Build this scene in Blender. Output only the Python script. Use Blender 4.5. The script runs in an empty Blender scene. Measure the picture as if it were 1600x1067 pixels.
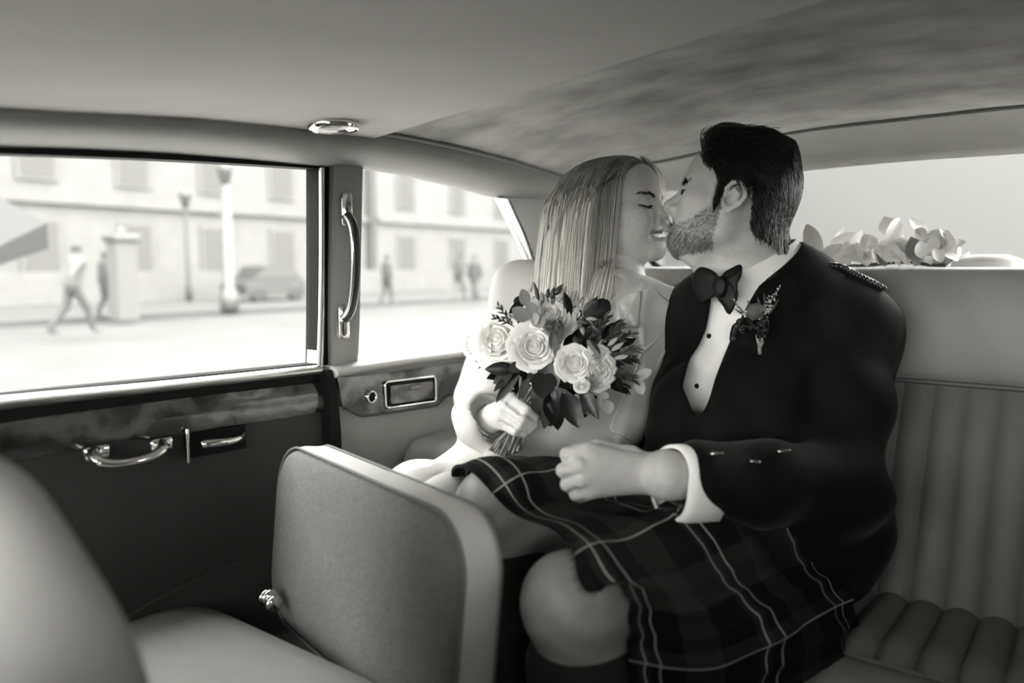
import bpy, bmesh, math, random, time
import numpy as np
from mathutils import Vector, Matrix

T0 = time.time()
scene = bpy.context.scene
COL = scene.collection
random.seed(7)
RNG = np.random.default_rng(7)

# ---------------------------------------------------------------- camera, world, light, exposure
FPX = 1206.0
YAW, PITCH = math.radians(36.7), math.radians(5.6)
CAM = np.array([0.0, 0.0, 1.0])
sa, ca, sp, cp = math.sin(YAW), math.cos(YAW), math.sin(PITCH), math.cos(PITCH)
FWD = np.array([-sa * cp, ca * cp, -sp])
RGT = np.array([ca, sa, 0.0])
UPV = np.cross(RGT, FWD)
cam_data = bpy.data.cameras.new('camera')
cam_data.sensor_width = 36.0
cam_data.lens = 36.0 * FPX / 1600.0
cam_data.clip_start = 0.02
cam_data.clip_end = 400
cam_data.dof.use_dof = True
cam_data.dof.focus_distance = 1.27
cam_data.dof.aperture_fstop = 2.1
cam = bpy.data.objects.new('camera', cam_data)
COL.objects.link(cam)
cam.matrix_world = Matrix(((RGT[0], UPV[0], -FWD[0], CAM[0]), (RGT[1], UPV[1], -FWD[1], CAM[1]),
                           (RGT[2], UPV[2], -FWD[2], CAM[2]), (0, 0, 0, 1)))
scene.camera = cam

world = bpy.data.worlds.new('overcast_sky')
scene.world = world
world.use_nodes = True
wn = world.node_tree
wn.nodes.clear()
w_out = wn.nodes.new('ShaderNodeOutputWorld')
w_bg = wn.nodes.new('ShaderNodeBackground')
w_bg.inputs[0].default_value = (1.0, 0.995, 0.975, 1)
w_bg.inputs[1].default_value = 16.0
wn.links.new(w_bg.outputs[0], w_out.inputs[0])

def portal(loc, direction, sx, sy):
    d = bpy.data.lights.new('window_portal', 'AREA')
    d.shape = 'RECTANGLE'; d.size = sx; d.size_y = sy
    d.cycles.is_portal = True
    o = bpy.data.objects.new('window_portal', d); COL.objects.link(o)
    o.location = loc
    z_ = -Vector(direction); y_ = Vector((0, 0, 1)); x_ = y_.cross(z_)
    o.matrix_world = Matrix(((x_.x, y_.x, z_.x, loc[0]), (x_.y, y_.y, z_.y, loc[1]), (x_.z, y_.z, z_.z, loc[2]), (0, 0, 0, 1)))

portal((-1.12, 0.45, 0.99), (1, 0, 0), 0.85, 0.40)
portal((-1.12, 1.00, 0.99), (1, 0, 0), 0.7, 0.40)
portal((-0.3, 1.95, 1.10), (0, -1, 0), 1.5, 0.36)
portal((-0.3, -1.05, 1.05), (0, 1, 0), 1.5, 0.34)
portal((0.48, -0.52, 1.02), (-1, 0, 0), 0.74, 0.30)

vs = scene.view_settings
vs.view_transform = 'Standard'
vs.look = 'None'
vs.gamma = 1.0
vs.use_curve_mapping = False
vs.exposure = 0.44
scene.cycles.max_bounces = 10
scene.cycles.diffuse_bounces = 6
scene.cycles.glossy_bounces = 3
scene.cycles.transparent_max_bounces = 16
scene.cycles.sample_clamp_indirect = 6.0
scene.cycles.caustics_reflective = False
scene.cycles.caustics_refractive = False

# ---------------------------------------------------------------- measuring helpers (real depths, metres)
def ray(px, py):
    return FWD + (px - 800.0) / FPX * RGT + (533.5 - py) / FPX * UPV
def P(px, py, d):
    return CAM + d * ray(px, py)
def PX(px, py, X):
    r = ray(px, py); return CAM + (X - CAM[0]) / r[0] * r
def PY(px, py, Y):
    r = ray(px, py); return CAM + (Y - CAM[1]) / r[1] * r
def PZ(px, py, Z):
    r = ray(px, py); return CAM + (Z - CAM[2]) / r[2] * r
def wallx(z):
    return -1.05 + max(0.0, min(z, 1.2) - 0.84) * 0.06
def W(px, py, off=0.0):
    p = PX(px, py, -1.05 + off)
    for _ in range(4):
        p = PX(px, py, wallx(p[2]) + off)
    return p

# ---------------------------------------------------------------- materials
def tint(g, t=1.0):
    return (g, g * (1 - 0.012 * t), g * (1 - 0.045 * t), 1)

MATS = {}
def mat(name, g, rough=0.6, metal=0.0, spec=0.5, noise=0.0, nscale=20.0, bump=0.0, bscale=120.0, sheen=0.0, g2=None, coat=0.0,
        sss=0.0, detail=6.0, stretch=None, bkind='noise', trans=0.0):
    if name in MATS: return MATS[name]
    m = bpy.data.materials.new(name); m.use_nodes = True
    nt = m.node_tree; b = nt.nodes['Principled BSDF']
    b.inputs['Base Color'].default_value = tint(g)
    b.inputs['Roughness'].default_value = rough
    b.inputs['Metallic'].default_value = metal
    b.inputs['Specular IOR Level'].default_value = spec
    if sheen: b.inputs['Sheen Weight'].default_value = sheen; b.inputs['Sheen Roughness'].default_value = 0.4
    if coat: b.inputs['Coat Weight'].default_value = coat; b.inputs['Coat Roughness'].default_value = 0.06
    if trans: b.inputs['Transmission Weight'].default_value = trans
    if sss:
        b.inputs['Subsurface Weight'].default_value = sss
        b.inputs['Subsurface Radius'].default_value = (0.006, 0.005, 0.004)
        b.inputs['Subsurface Scale'].default_value = 0.6
    tc = nt.nodes.new('ShaderNodeTexCoord')
    vec = tc.outputs['Object']
    if stretch:
        mp = nt.nodes.new('ShaderNodeMapping'); mp.inputs['Scale'].default_value = stretch
        nt.links.new(vec, mp.inputs[0]); vec = mp.outputs[0]
    if noise or g2 is not None:
        n = nt.nodes.new('ShaderNodeTexNoise'); n.inputs['Scale'].default_value = nscale; n.inputs['Detail'].default_value = detail
        nt.links.new(vec, n.inputs['Vector'])
        r = nt.nodes.new('ShaderNodeValToRGB')
        lo = g2 if g2 is not None else g * (1 - noise)
        hi = g if g2 is not None else g * (1 + noise)
        r.color_ramp.elements[0].color = tint(lo); r.color_ramp.elements[1].color = tint(hi)
        r.color_ramp.elements[0].position = 0.3; r.color_ramp.elements[1].position = 0.7
        nt.links.new(n.outputs['Fac'], r.inputs[0]); nt.links.new(r.outputs[0], b.inputs['Base Color'])
    if bump:
        if bkind == 'voronoi':
            n2 = nt.nodes.new('ShaderNodeTexVoronoi'); n2.feature = 'DISTANCE_TO_EDGE'; src = n2.outputs['Distance']
        else:
            n2 = nt.nodes.new('ShaderNodeTexNoise'); n2.inputs['Detail'].default_value = 4; src = n2.outputs['Fac']
        n2.inputs['Scale'].default_value = bscale
        nt.links.new(vec, n2.inputs['Vector'])
        bp = nt.nodes.new('ShaderNodeBump'); bp.inputs['Strength'].default_value = bump; bp.inputs['Distance'].default_value = 0.002
        nt.links.new(src, bp.inputs['Height']); nt.links.new(bp.outputs[0], b.inputs['Normal'])
    MATS[name] = m
    return m

def glass_mat():
    m = bpy.data.materials.new('window_glass'); m.use_nodes = True
    nt = m.node_tree; nt.nodes.clear()
    o = nt.nodes.new('ShaderNodeOutputMaterial'); mx = nt.nodes.new('ShaderNodeMixShader')
    t = nt.nodes.new('ShaderNodeBsdfTransparent'); t.inputs[0].default_value = (0.93, 0.935, 0.92, 1)
    g = nt.nodes.new('ShaderNodeBsdfGlossy'); g.inputs['Roughness'].default_value = 0.02
    f = nt.nodes.new('ShaderNodeFresnel'); f.inputs[0].default_value = 1.05
    nt.links.new(f.outputs[0], mx.inputs[0]); nt.links.new(t.outputs[0], mx.inputs[1]); nt.links.new(g.outputs[0], mx.inputs[2])
    nt.links.new(mx.outputs[0], o.inputs[0])
    return m
GLASS = glass_mat()

LEATHER = mat('pale_leather', 0.30, 0.52, noise=0.08, nscale=5, bump=0.3, bscale=420, spec=0.3)
WORN = mat('worn_suede_leather', 0.135, 0.75, g2=0.105, nscale=150, detail=10, bump=0.5, bscale=300, spec=0.2, stretch=(1, 1, 1))  # worn nap, also darkened in colour as the backrest face gets less light
LEATHER_FLUTE = mat('fluted_leather', 0.19, 0.55, noise=0.10, nscale=6, bump=0.5, bscale=260, spec=0.3)
LEATHER_TRIM = mat('leather_trim', 0.25, 0.6, noise=0.05, nscale=9, bump=0.2, bscale=420, spec=0.3)
HEADLINER = mat('felt_headliner', 0.47, 0.95, noise=0.06, nscale=4, bump=0.15, bscale=500, spec=0.1)
SUEDE = mat('mottled_suede', 0.46, 0.95, g2=0.22, nscale=7, detail=9, bump=0.15, bscale=400, spec=0.1, stretch=(1.0, 1.4, 1))
DOORCARD = mat('dark_door_leather', 0.032, 0.6, noise=0.08, nscale=9, bump=0.25, bscale=380, spec=0.25)
RUBBER = mat('black_rubber', 0.005, 0.7, spec=0.15)
CHROME = mat('polished_chrome', 0.80, 0.10, metal=1.0)
DULLCHROME = mat('satin_chrome', 0.62, 0.32, metal=1.0)
BLACKLEATHER = mat('black_leather', 0.02, 0.35)
CARPET = mat('dark_carpet', 0.035, 0.95, bump=0.5, bscale=300)
PIPING = mat('piping_leather', 0.13, 0.5)

def wood_mat(name='burl_walnut_veneer', lo=0.010, hi=0.075):
    m = bpy.data.materials.new(name); m.use_nodes = True
    nt = m.node_tree; b = nt.nodes['Principled BSDF']
    tc = nt.nodes.new('ShaderNodeTexCoord')
    n1 = nt.nodes.new('ShaderNodeTexNoise'); n1.inputs['Scale'].default_value = 7; n1.inputs['Detail'].default_value = 8
    n1.inputs['Distortion'].default_value = 1.6
    wv = nt.nodes.new('ShaderNodeTexWave'); wv.inputs['Scale'].default_value = 5; wv.inputs['Distortion'].default_value = 9
    wv.inputs['Detail'].default_value = 4; wv.inputs['Detail Scale'].default_value = 2.0; wv.bands_direction = 'Z'
    mx = nt.nodes.new('ShaderNodeMix'); mx.data_type = 'FLOAT'; mx.inputs[0].default_value = 0.45
    r = nt.nodes.new('ShaderNodeValToRGB')
    r.color_ramp.elements[0].position = 0.3; r.color_ramp.elements[1].position = 0.72
    r.color_ramp.elements[0].color = tint(lo, 1.6); r.color_ramp.elements[1].color = tint(hi, 1.6)
    nt.links.new(tc.outputs['Object'], n1.inputs[0]); nt.links.new(tc.outputs['Object'], wv.inputs[0])
    nt.links.new(n1.outputs['Fac'], mx.inputs[2]); nt.links.new(wv.outputs['Fac'], mx.inputs[3])
    nt.links.new(mx.outputs[0], r.inputs[0]); nt.links.new(r.outputs[0], b.inputs['Base Color'])
    b.inputs['Roughness'].default_value = 0.25; b.inputs['Coat Weight'].default_value = 1.0; b.inputs['Coat Roughness'].default_value = 0.04
    return m
WOOD = wood_mat()

# ---------------------------------------------------------------- object helpers
def smooth(me, on=True):
    me.polygons.foreach_set('use_smooth', [on] * len(me.polygons))

def obj(name, verts, faces, material, parent=None, sm=True, uv=None):
    me = bpy.data.meshes.new(name)
    me.from_pydata([tuple(map(float, v)) for v in verts], [], faces)
    me.validate()
    if sm: smooth(me)
    me.materials.append(material)
    if uv is not None:
        l = me.uv_layers.new(name='UVMap')
        vi = np.empty(len(me.loops), dtype=np.int32); me.loops.foreach_get('vertex_index', vi)
        l.data.foreach_set('uv', np.asarray(uv, dtype=np.float32)[vi].ravel())
    o = bpy.data.objects.new(name, me); COL.objects.link(o)
    if parent is not None:
        o.parent = parent
        o.matrix_parent_inverse = Matrix.Translation(-Vector(parent.location))
    return o

def obj_bm(name, bm, material, parent=None, sm=True):
    bmesh.ops.recalc_face_normals(bm, faces=bm.faces)
    me = bpy.data.meshes.new(name); bm.to_mesh(me); bm.free()
    if sm: smooth(me)
    me.materials.append(material)
    o = bpy.data.objects.new(name, me); COL.objects.link(o)
    if parent is not None:
        o.parent = parent
        o.matrix_parent_inverse = Matrix.Translation(-Vector(parent.location))
    return o

def tag(o, label=None, cat=None, group=None, kind=None):
    if label: o['label'] = label
    if cat: o['category'] = cat
    if group: o['group'] = group
    if kind: o['kind'] = kind
    return o

def struct(o):
    o['kind'] = 'structure'; return o

def empty(name, loc, label, cat, group=None):
    o = bpy.data.objects.new(name, None); COL.objects.link(o)
    o.location = tuple(float(v) for v in loc); o.empty_display_size = 0.05
    return tag(o, label, cat, group)

def autosmooth(o, ang=35):
    me = o.data
    bm = bmesh.new(); bm.from_mesh(me)
    a = math.radians(ang)
    for e in bm.edges:
        if len(e.link_faces) == 2 and e.calc_face_angle(0) > a: e.smooth = False
    bm.to_mesh(me); bm.free()
    return o

class MB:
    """collects vertices and faces of one mesh"""
    def __init__(self): self.v = []; self.f = []; self.uv = []
    def add(self, v, f, uv=None):
        b = len(self.v); self.v.extend([tuple(map(float, p)) for p in v]); self.f.extend([tuple(i + b for i in q) for q in f])
        if uv is not None: self.uv.extend(uv)
    def build(self, name, material, parent=None, sm=True, ang=None):
        o = obj(name, self.v, self.f, material, parent, sm, uv=self.uv if self.uv else None)
        if ang: autosmooth(o, ang)
        return o

def grid_faces(n, m, closed_u=False, closed_v=False):
    f = []
    for i in range(n if closed_u else n - 1):
        for j in range(m if closed_v else m - 1):
            f.append((i * m + j, i * m + (j + 1) % m, ((i + 1) % n) * m + (j + 1) % m, ((i + 1) % n) * m + j))
    return f

def resample(pts, n, closed=False):
    pts = np.asarray(pts, float)
    if closed: pts = np.vstack([pts, pts[:1]])
    d = np.r_[0, np.cumsum(np.linalg.norm(np.diff(pts, axis=0), axis=1))]
    t = np.linspace(0, d[-1], n + 1)[:-1] if closed else np.linspace(0, d[-1], n)
    return np.stack([np.interp(t, d, pts[:, k]) for k in range(pts.shape[1])], 1)

def catmull(pts, n, closed=False):
    """smooth curve through pts, n samples evenly spread"""
    pts = np.asarray(pts, float); N = len(pts)
    out = []
    rng = range(N if closed else N - 1)
    for i in rng:
        p1, p2 = pts[i], pts[(i + 1) % N]
        p0 = pts[(i - 1) % N] if closed or i > 0 else 2 * p1 - p2
        p3 = pts[(i + 2) % N] if closed or i + 2 < N else 2 * p2 - p1
        for t in np.linspace(0, 1, 12, endpoint=False):
            out.append(0.5 * ((2 * p1) + (p2 - p0) * t + (2 * p0 - 5 * p1 + 4 * p2 - p3) * t * t + (3 * p1 - p0 - 3 * p2 + p3) * t ** 3))
    if not closed: out.append(pts[-1])
    return resample(out, n, closed)

def frames(path, closed=False, up=None):
    path = np.asarray(path, float); n = len(path)
    if closed:
        t = np.roll(path, -1, 0) - np.roll(path, 1, 0)
    else:
        t = np.gradient(path, axis=0)
    t /= np.linalg.norm(t, axis=1)[:, None] + 1e-12
    a = np.array(up, float) if up is not None else (np.array([0, 0, 1.0]) if abs(t[0][2]) < 0.9 else np.array([1.0, 0, 0]))
    U = np.zeros_like(path); V = np.zeros_like(path)
    for i in range(n):
        if up is None and i: a = U[i - 1]
        u = a - t[i] * np.dot(a, t[i]); u /= np.linalg.norm(u) + 1e-12
        U[i] = u; V[i] = np.cross(t[i], u)
    return t, U, V

def sweep(path, section, closed=False, up=None, caps=True, scale=None):
    """section: (k,2) points in the (U,V) plane"""
    path = np.asarray(path, float); section = np.asarray(section, float)
    t, U, V = frames(path, closed, up)
    k = len(section); v = []
    for i, p in enumerate(path):
        s = 1 if scale is None else scale[i]
        v.extend(p + U[i] * (section[:, :1] * s) + V[i] * (section[:, 1:] * s))
    f = grid_faces(len(path), k, closed, True)
    if caps and not closed:
        f.append(tuple(range(k - 1, -1, -1))); f.append(tuple((len(path) - 1) * k + j for j in range(k)))
    return v, f

def circ(r, n=8, r2=None):
    a = np.linspace(0, 2 * math.pi, n, endpoint=False)
    return np.stack([r * np.cos(a), (r2 or r) * np.sin(a)], 1)

def tube(path, r, n=8, closed=False, scale=None, up=None, r2=None):
    return sweep(path, circ(r, n, r2), closed, up, True, scale)

def box(c, size, R=None):
    c = np.asarray(c, float); s = np.asarray(size, float) / 2
    R = np.eye(3) if R is None else np.asarray(R)
    v = [c + R @ (s * np.array([x, y, z])) for x in (-1, 1) for y in (-1, 1) for z in (-1, 1)]
    f = [(0, 1, 3, 2), (4, 6, 7, 5), (0, 4, 5, 1), (2, 3, 7, 6), (0, 2, 6, 4), (1, 5, 7, 3)]
    return v, f

def rbox(c, size, bev=0.01, seg=3, R=None):
    bm = bmesh.new()
    bmesh.ops.create_cube(bm, size=1)
    for v in bm.verts: v.co = Vector((v.co.x * size[0], v.co.y * size[1], v.co.z * size[2]))
    bmesh.ops.bevel(bm, geom=list(bm.edges), offset=bev, segments=seg, profile=0.5, affect='EDGES', clamp_overlap=True)
    R = np.eye(3) if R is None else np.asarray(R)
    bm.verts.index_update()
    v = [np.asarray(c) + R @ np.array(q.co) for q in bm.verts]
    f = [tuple(q.index for q in fc.verts) for fc in bm.faces]
    bm.free()
    return v, f

def lathe(profile, n=24, c=(0, 0, 0), R=None):
    """profile (r, h) revolved about local z"""
    R = np.eye(3) if R is None else np.asarray(R); c = np.asarray(c, float)
    v = []
    for a in np.linspace(0, 2 * math.pi, n, endpoint=False):
        for r, h in profile: v.append(c + R @ np.array([r * math.cos(a), r * math.sin(a), h]))
    return v, grid_faces(n, len(profile), True, False)

def basis(z, x=None):
    z = np.asarray(z, float); z = z / np.linalg.norm(z)
    x = np.asarray(x if x is not None else ([1, 0, 0] if abs(z[0]) < 0.9 else [0, 1, 0]), float)
    x = x - z * x.dot(z); x /= np.linalg.norm(x)
    return np.stack([x, np.cross(z, x), z], 1)

def loft(lines, n=24, name=None):
    """surface through a list of polylines (each resampled to n)"""
    L = [resample(l, n) for l in lines]
    return np.concatenate(L), grid_faces(len(L), n)

def shell(v, f, th, nrm):
    """give a sheet thickness along direction nrm"""
    v = np.asarray(v, float); n = len(v)
    v2 = v + np.asarray(nrm, float) * th
    ff = list(f) + [tuple(i + n for i in reversed(q)) for q in f]
    from collections import Counter
    ec = Counter(); ed = {}
    for q in f:
        for a, b in zip(q, q[1:] + q[:1]):
            k = (min(a, b), max(a, b)); ec[k] += 1; ed[k] = (a, b)
    for k, c in ec.items():
        if c == 1:
            a, b = ed[k]; ff.append((b, a, a + n, b + n))
    return np.vstack([v, v2]), ff
# ================================================================ THE CAR BODY (setting)
YF = -0.95                                    # front end of the cabin behind the camera
# ---- ceiling: dropped front panel with its edge across the car, mottled rear panel above it
edge_pts = [PX(0, 172, -0.95), PX(150, 177, -0.95), PX(300, 185, -0.95), PX(450, 199, -0.95), PX(585, 216, -0.95)]
edge_pts = np.array(edge_pts)
corner = edge_pts[-1]
step = catmull([corner, P(800, 151, 1.08), P(1040, 76, .90), P(1290, 0, .76), P(1390, -34, .70), np.array([0.12, 0.70, 1.245]), np.array([0.42, 0.72, 1.20])], 40)
front_edge = np.vstack([[[-0.95, YF, 1.17]], edge_pts])
v = []; nU, nV = 41, 24
for j in range(nU):
    s = j / (nU - 1)
    q = resample(step, nU)[j]
    z0 = q[2]
    for i in range(nV):
        t = i / (nV - 1)
        y = YF + (q[1] - YF) * t
        z = z0
        if s < 0.02: z = np.interp(y, front_edge[:, 1], front_edge[:, 2])
        else:
            ze = np.interp(y, front_edge[:, 1], front_edge[:, 2])
            z = z0 - (corner[2] - ze) * (1 - s) ** 2
        v.append((q[0], y, z))
f = grid_faces(nU, nV)
v, f = shell(v, f, 0.022, (0, 0, 1))
front_panel = struct(obj('ceiling', v, f, HEADLINER)); autosmooth(front_panel, 40)
front_panel['label'] = 'pale felt ceiling panel over the front half of the cabin, ending in a cut edge'

rail_rear = np.array([corner + np.array([0, 0.005, .012]), PX(640, 214, -0.95), PX(720, 231, -0.95), PX(800, 252, -0.95), PX(850, 268, -0.95), PX(885, 279, -0.93)])
head_top = np.array([PX(885, 279, -0.93), PY(960, 262, 1.50), PY(1040, 250, 1.56), PY(1140, 228, 1.60), PY(1245, 205, 1.61), PY(1420, 184, 1.61), PY(1600, 165, 1.60), np.array([0.2, 1.56, 1.255]), np.array([0.40, 1.45, 1.20])])
rr = catmull(rail_rear, 20)
# rear ceiling: from the step line back to the header line, crowned
fr = resample(np.vstack([rr[0:1] + [0, 0, 0.012], step[1:] + [0, 0, 0.024]]), 30)
bk = resample(catmull(head_top, 40), 30)
v = []
for i in range(20):
    t = i / 19
    side = catmull(rail_rear, 20)[i]
    a = fr * (1 - t) + bk * t
    # pull the first column onto the side rail
    w = np.clip(1 - np.linspace(0, 1, 30) / 0.25, 0, 1)[:, None] ** 2
    a = a + (side - a[0]) * w
    a[:, 2] += 0.022 * math.sin(math.pi * t) * (1 - w[:, 0])
    v.extend(a)
rear_ceiling = struct(obj('ceiling', v, grid_faces(20, 30), SUEDE))
rear_ceiling['label'] = 'mottled suede ceiling over the rear seat'
mb = MB(); mb.add(*tube(rr + [0.003, 0, -0.002], 0.0042, 6)); mb.add(*tube(catmull(head_top, 40) - [0, 0.002, 0.003], 0.004, 6))
struct(mb.build('trim_1', LEATHER_TRIM))

# ---- cant rail over the side windows
top_line = np.vstack([[[-0.95, YF, 1.17]], edge_pts, rr])
bot_px = [(-60, 225), (0, 229), (120, 233), (250, 239), (380, 249), (500, 260), (565, 263), (640, 275), (720, 293), (778, 309), (800, 314)]
bot_line = np.vstack([[[-1.04, YF, 1.15]], [W(*p) for p in bot_px]])
ext_b = np.array([W(800, 314), W(860, 330)])
n = 60
ys = np.linspace(YF, rr[-1][1] - 0.005, n)
def at_y(line, y): return np.array([np.interp(y, line[:, 1], line[:, 0]), y, np.interp(y, line[:, 1], line[:, 2])])
v = []
for y in ys:
    a, b = at_y(top_line, y), at_y(bot_line, y)
    for t in np.linspace(0, 1, 9):
        p = a * (1 - t) + b * t
        p = p + np.array([0.022, 0, -0.004]) * math.sin(math.pi * min(1, t * 1.0)) ** 0.8
        v.append(p)
    v.append(b + np.array([-0.03, 0, 0.004]))           # lip turning out to the glass
struct(obj('wall_left', v, grid_faces(n, 10), LEATHER_TRIM))['label'] = 'padded leather rail above the side windows'

# ---- rear quarter panel between quarter window and rear window
qa = [W(778, 308), W(790, 335), W(806, 365), W(822, 400), W(836, 440), W(850, 490), W(860, 560)]
qb = np.array([[-0.93, 1.50, 1.205], [-0.94, 1.52, 1.15], [-0.95, 1.53, 1.10], [-0.95, 1.53, 1.05], [-0.95, 1.53, 0.98], [-0.95, 1.53, 0.92], [-0.95, 1.53, 0.82]])
mid = (np.array(qa) + qb) / 2 + np.array([-0.015, 0.02, 0])
top0 = np.array([PX(778, 300, -1.03)])
rr_end = rr[-1]
Lc = [qa, mid, qb]
v, f = loft(Lc, 20)
struct(obj('wall_rear', v, f, LEATHER_TRIM))['label'] = 'leather covered rear quarter pillar'
# corner web filling between rail end, header and pillar
v, f = loft([[at_y(bot_line, yy) for yy in np.linspace(W(778, 308)[1], rr[-1][1], 8)], [at_y(top_line, yy) for yy in np.linspace(W(778, 308)[1], rr[-1][1], 8)]], 8)
v2 = np.array([qa[0], at_y(bot_line, rr[-1][1]), rr_end, qb[0], mid[0]])
struct(obj('wall_rear', v2, [(0, 4, 3, 2, 1)], LEATHER_TRIM))

# ---- rear header above the back window, back window
hb = np.array([[-0.93, 1.50, 1.19], [-0.86, 1.62, 1.195], PY(1040, 300, 1.67), PY(1140, 283, 1.70), PY(1250, 268, 1.71), PY(1420, 252, 1.71), PY(1600, 240, 1.70), [0.18, 1.66, 1.20], [0.38, 1.55, 1.17]])
ht = catmull(head_top, 40); hbm = catmull(hb, 40)
v = []
for t in np.linspace(0, 1, 8):
    v.extend(ht * (1 - t) + hbm * t + np.array([0, 0.012, 0.010]) * math.sin(math.pi * t))
v.extend(hbm + np.array([0, 0.03, 0.006]))
struct(obj('wall_rear', v, grid_faces(9, 40), LEATHER_TRIM))['label'] = 'padded leather header above the back window'
# pillars beside the back window (left one shows between the faces, right one out of frame)
pl = [np.array([-0.95, 1.53, z]) for z in (0.9, 1.0, 1.1, 1.2)]
pr = [np.array([-0.89, 1.62, 0.9]), np.array([-0.875, 1.66, 0.985]), np.array([-0.86, 1.68, 1.05]), np.array([-0.86, 1.66, 1.2])]
v, f = loft([pl, pr], 10); struct(obj('wall_rear', v, f, LEATHER_TRIM))
v, f = loft([[(.40, 1.45, .9), (.40, 1.45, 1.21)], [(.33, 1.62, .9), (.33, 1.62, 1.21)]], 6); struct(obj('wall_rear', v, f, LEATHER_TRIM))
# back glass with its rubber surround and rounded lower corner
gl = [(-0.87, 1.70), (-0.6, 1.76), (-0.3, 1.785), (0, 1.77), (0.25, 1.70), (.34, 1.63)]
gl = catmull([np.array([a, b, 0]) for a, b in gl], 24)
v = [np.array([p[0], p[1] + 0.06 * (1 - zt), 0.93 + 0.29 * zt]) for p in gl for zt in np.linspace(0, 1, 5)]
win3 = struct(obj('window_3', v, grid_faces(24, 5), GLASS)); win3['label'] = 'back window behind the rear seat'
fr3 = catmull([(-0.868, 1.69, 1.19), (-0.868, 1.70, 1.08), (-0.862, 1.705, 1.03), (-0.84, 1.71, 1.0), (-0.81, 1.72, .985), (-0.76, 1.73, .98)], 24)
mb = MB(); mb.add(*tube(fr3, 0.008, 6)); mb.build('window_frame', RUBBER, win3)

# ---- parcel shelf
v, f = box((-0.27, 1.66, 0.955), (1.28, 0.30, 0.02))
struct(obj('trim_2', v, f, LEATHER_TRIM, sm=False))['label'] = 'leather parcel shelf behind the rear seat'

# ---- door and quarter: waist rail, veneer, lower panel
def strip(top, bot, off, material, name, thick=0.012, n=40, parent=None, bulge=0.0, m=6):
    a = catmull([W(*p, off) for p in top], n); b = catmull([W(*p, off) for p in bot], n)
    v = []
    for t in np.linspace(0, 1, m):
        v.extend(a * (1 - t) + b * t + np.array([bulge, 0, 0]) * math.sin(math.pi * t))
    f = grid_faces(m, n)
    v, f = shell(v, f, thick, (-1, 0, 0))
    o = obj(name, v, f, material, parent)
    return autosmooth(o, 40)

door = struct(empty('door_1', (-1.05, 0.4, 0.4), 'rear passenger door with veneer strip and chrome pull', 'door'))
del door['category']
# chrome sill bar (bright) under the glass
strip([(-120, 640), (0, 621), (250, 597), (500, 571)], [(-120, 663), (0, 641), (250, 613), (503, 584)], 0.012, DULLCHROME, 'sill_bar', 0.05, 40, door, 0.008)
strip([(-120, 664), (0, 642), (250, 614), (503, 585)], [(-120, 692), (0, 664), (250, 628), (506, 596)], 0.004, RUBBER, 'sill_gap', 0.03, 40, door)
strip([(-120, 690), (0, 662), (250, 627), (450, 603), (512, 597)], [(-120, 762), (0, 725), (120, 703), (280, 677), (450, 652), (519, 640)], 0.006, WOOD, 'veneer_strip', 0.02, 60, door, 0.004, 8)
strip([(-120, 760), (0, 724), (120, 702), (280, 676), (450, 651), (519, 639)], [(-120, 1250), (0, 1160), (185, 975), (400, 868), (525, 830)], 0.0, DOORCARD, 'door_card', 0.02, 60, door, 0.004, 20)
strip([(-120, 1250), (0, 1160), (185, 975), (400, 868), (525, 830)], [(-120, 1500), (0, 1400), (185, 1150), (400, 1010), (525, 960)], 0.008, DOORCARD, 'kick_panel', 0.02, 30, door, 0.0, 5)
# window frame of the door: chrome inner bead + black rubber
def bar(pts, off, w, t, material, name, parent, n=30):
    path = catmull([W(*p, off) for p in pts], n)
    v, f = sweep(path, np.array([(-w/2, -t/2), (w/2, -t/2), (w/2, t/2), (-w/2, t/2)]), up=(1, 0, 0))
    return obj(name, v, f, material, parent, sm=False)
strip([(-60, 225), (0, 229), (120, 233), (250, 239), (380, 249), (505, 260)], [(-60, 237), (0, 240), (120, 244), (250, 249), (380, 256), (505, 264)], 0.0, RUBBER, 'window_seal', 0.03, 30, door)
strip([(500, 262), (500, 400), (499, 500), (497, 574)], [(507, 262), (507, 400), (507, 500), (505, 574)], 0.004, DULLCHROME, 'window_channel', 0.03, 24, door, 0.003)
strip([(496.5, 262), (496.5, 400), (496, 500), (495, 574)], [(499, 262), (499, 400), (499, 500), (497, 574)], 0.0, RUBBER, 'window_seal', 0.03, 24, door)
strip([(-120, 634), (0, 618), (250, 593), (497, 568)], [(-120, 640), (0, 621), (250, 596.5), (500, 571)], 0.0, RUBBER, 'window_seal', 0.03, 24, door)
# pillar with dark door gap
strip([(507, 258), (508, 400), (508, 500), (507, 580), (514, 640), (516, 760), (517, 860)], [(523, 260), (521, 400), (520, 500), (521, 575), (531, 640), (535, 760), (536, 860)], -0.006, RUBBER, 'door_seal', 0.03, 40, door)
strip([(508, 578), (512, 600), (515, 640), (517, 700), (518, 860)], [(519, 578), (524, 600), (530, 640), (534, 700), (536, 860)], 0.024, RUBBER, 'door_seal', 0.04, 30, door)
b_post = strip([(522, 258), (520, 400), (519, 500), (520, 577)], [(567, 262), (564, 400), (562, 500), (559, 567)], 0.006, LEATHER_TRIM, 'wall_left', 0.05, 24, None, 0.006)
struct(b_post)['label'] = 'leather covered pillar between the door and the quarter window'
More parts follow.
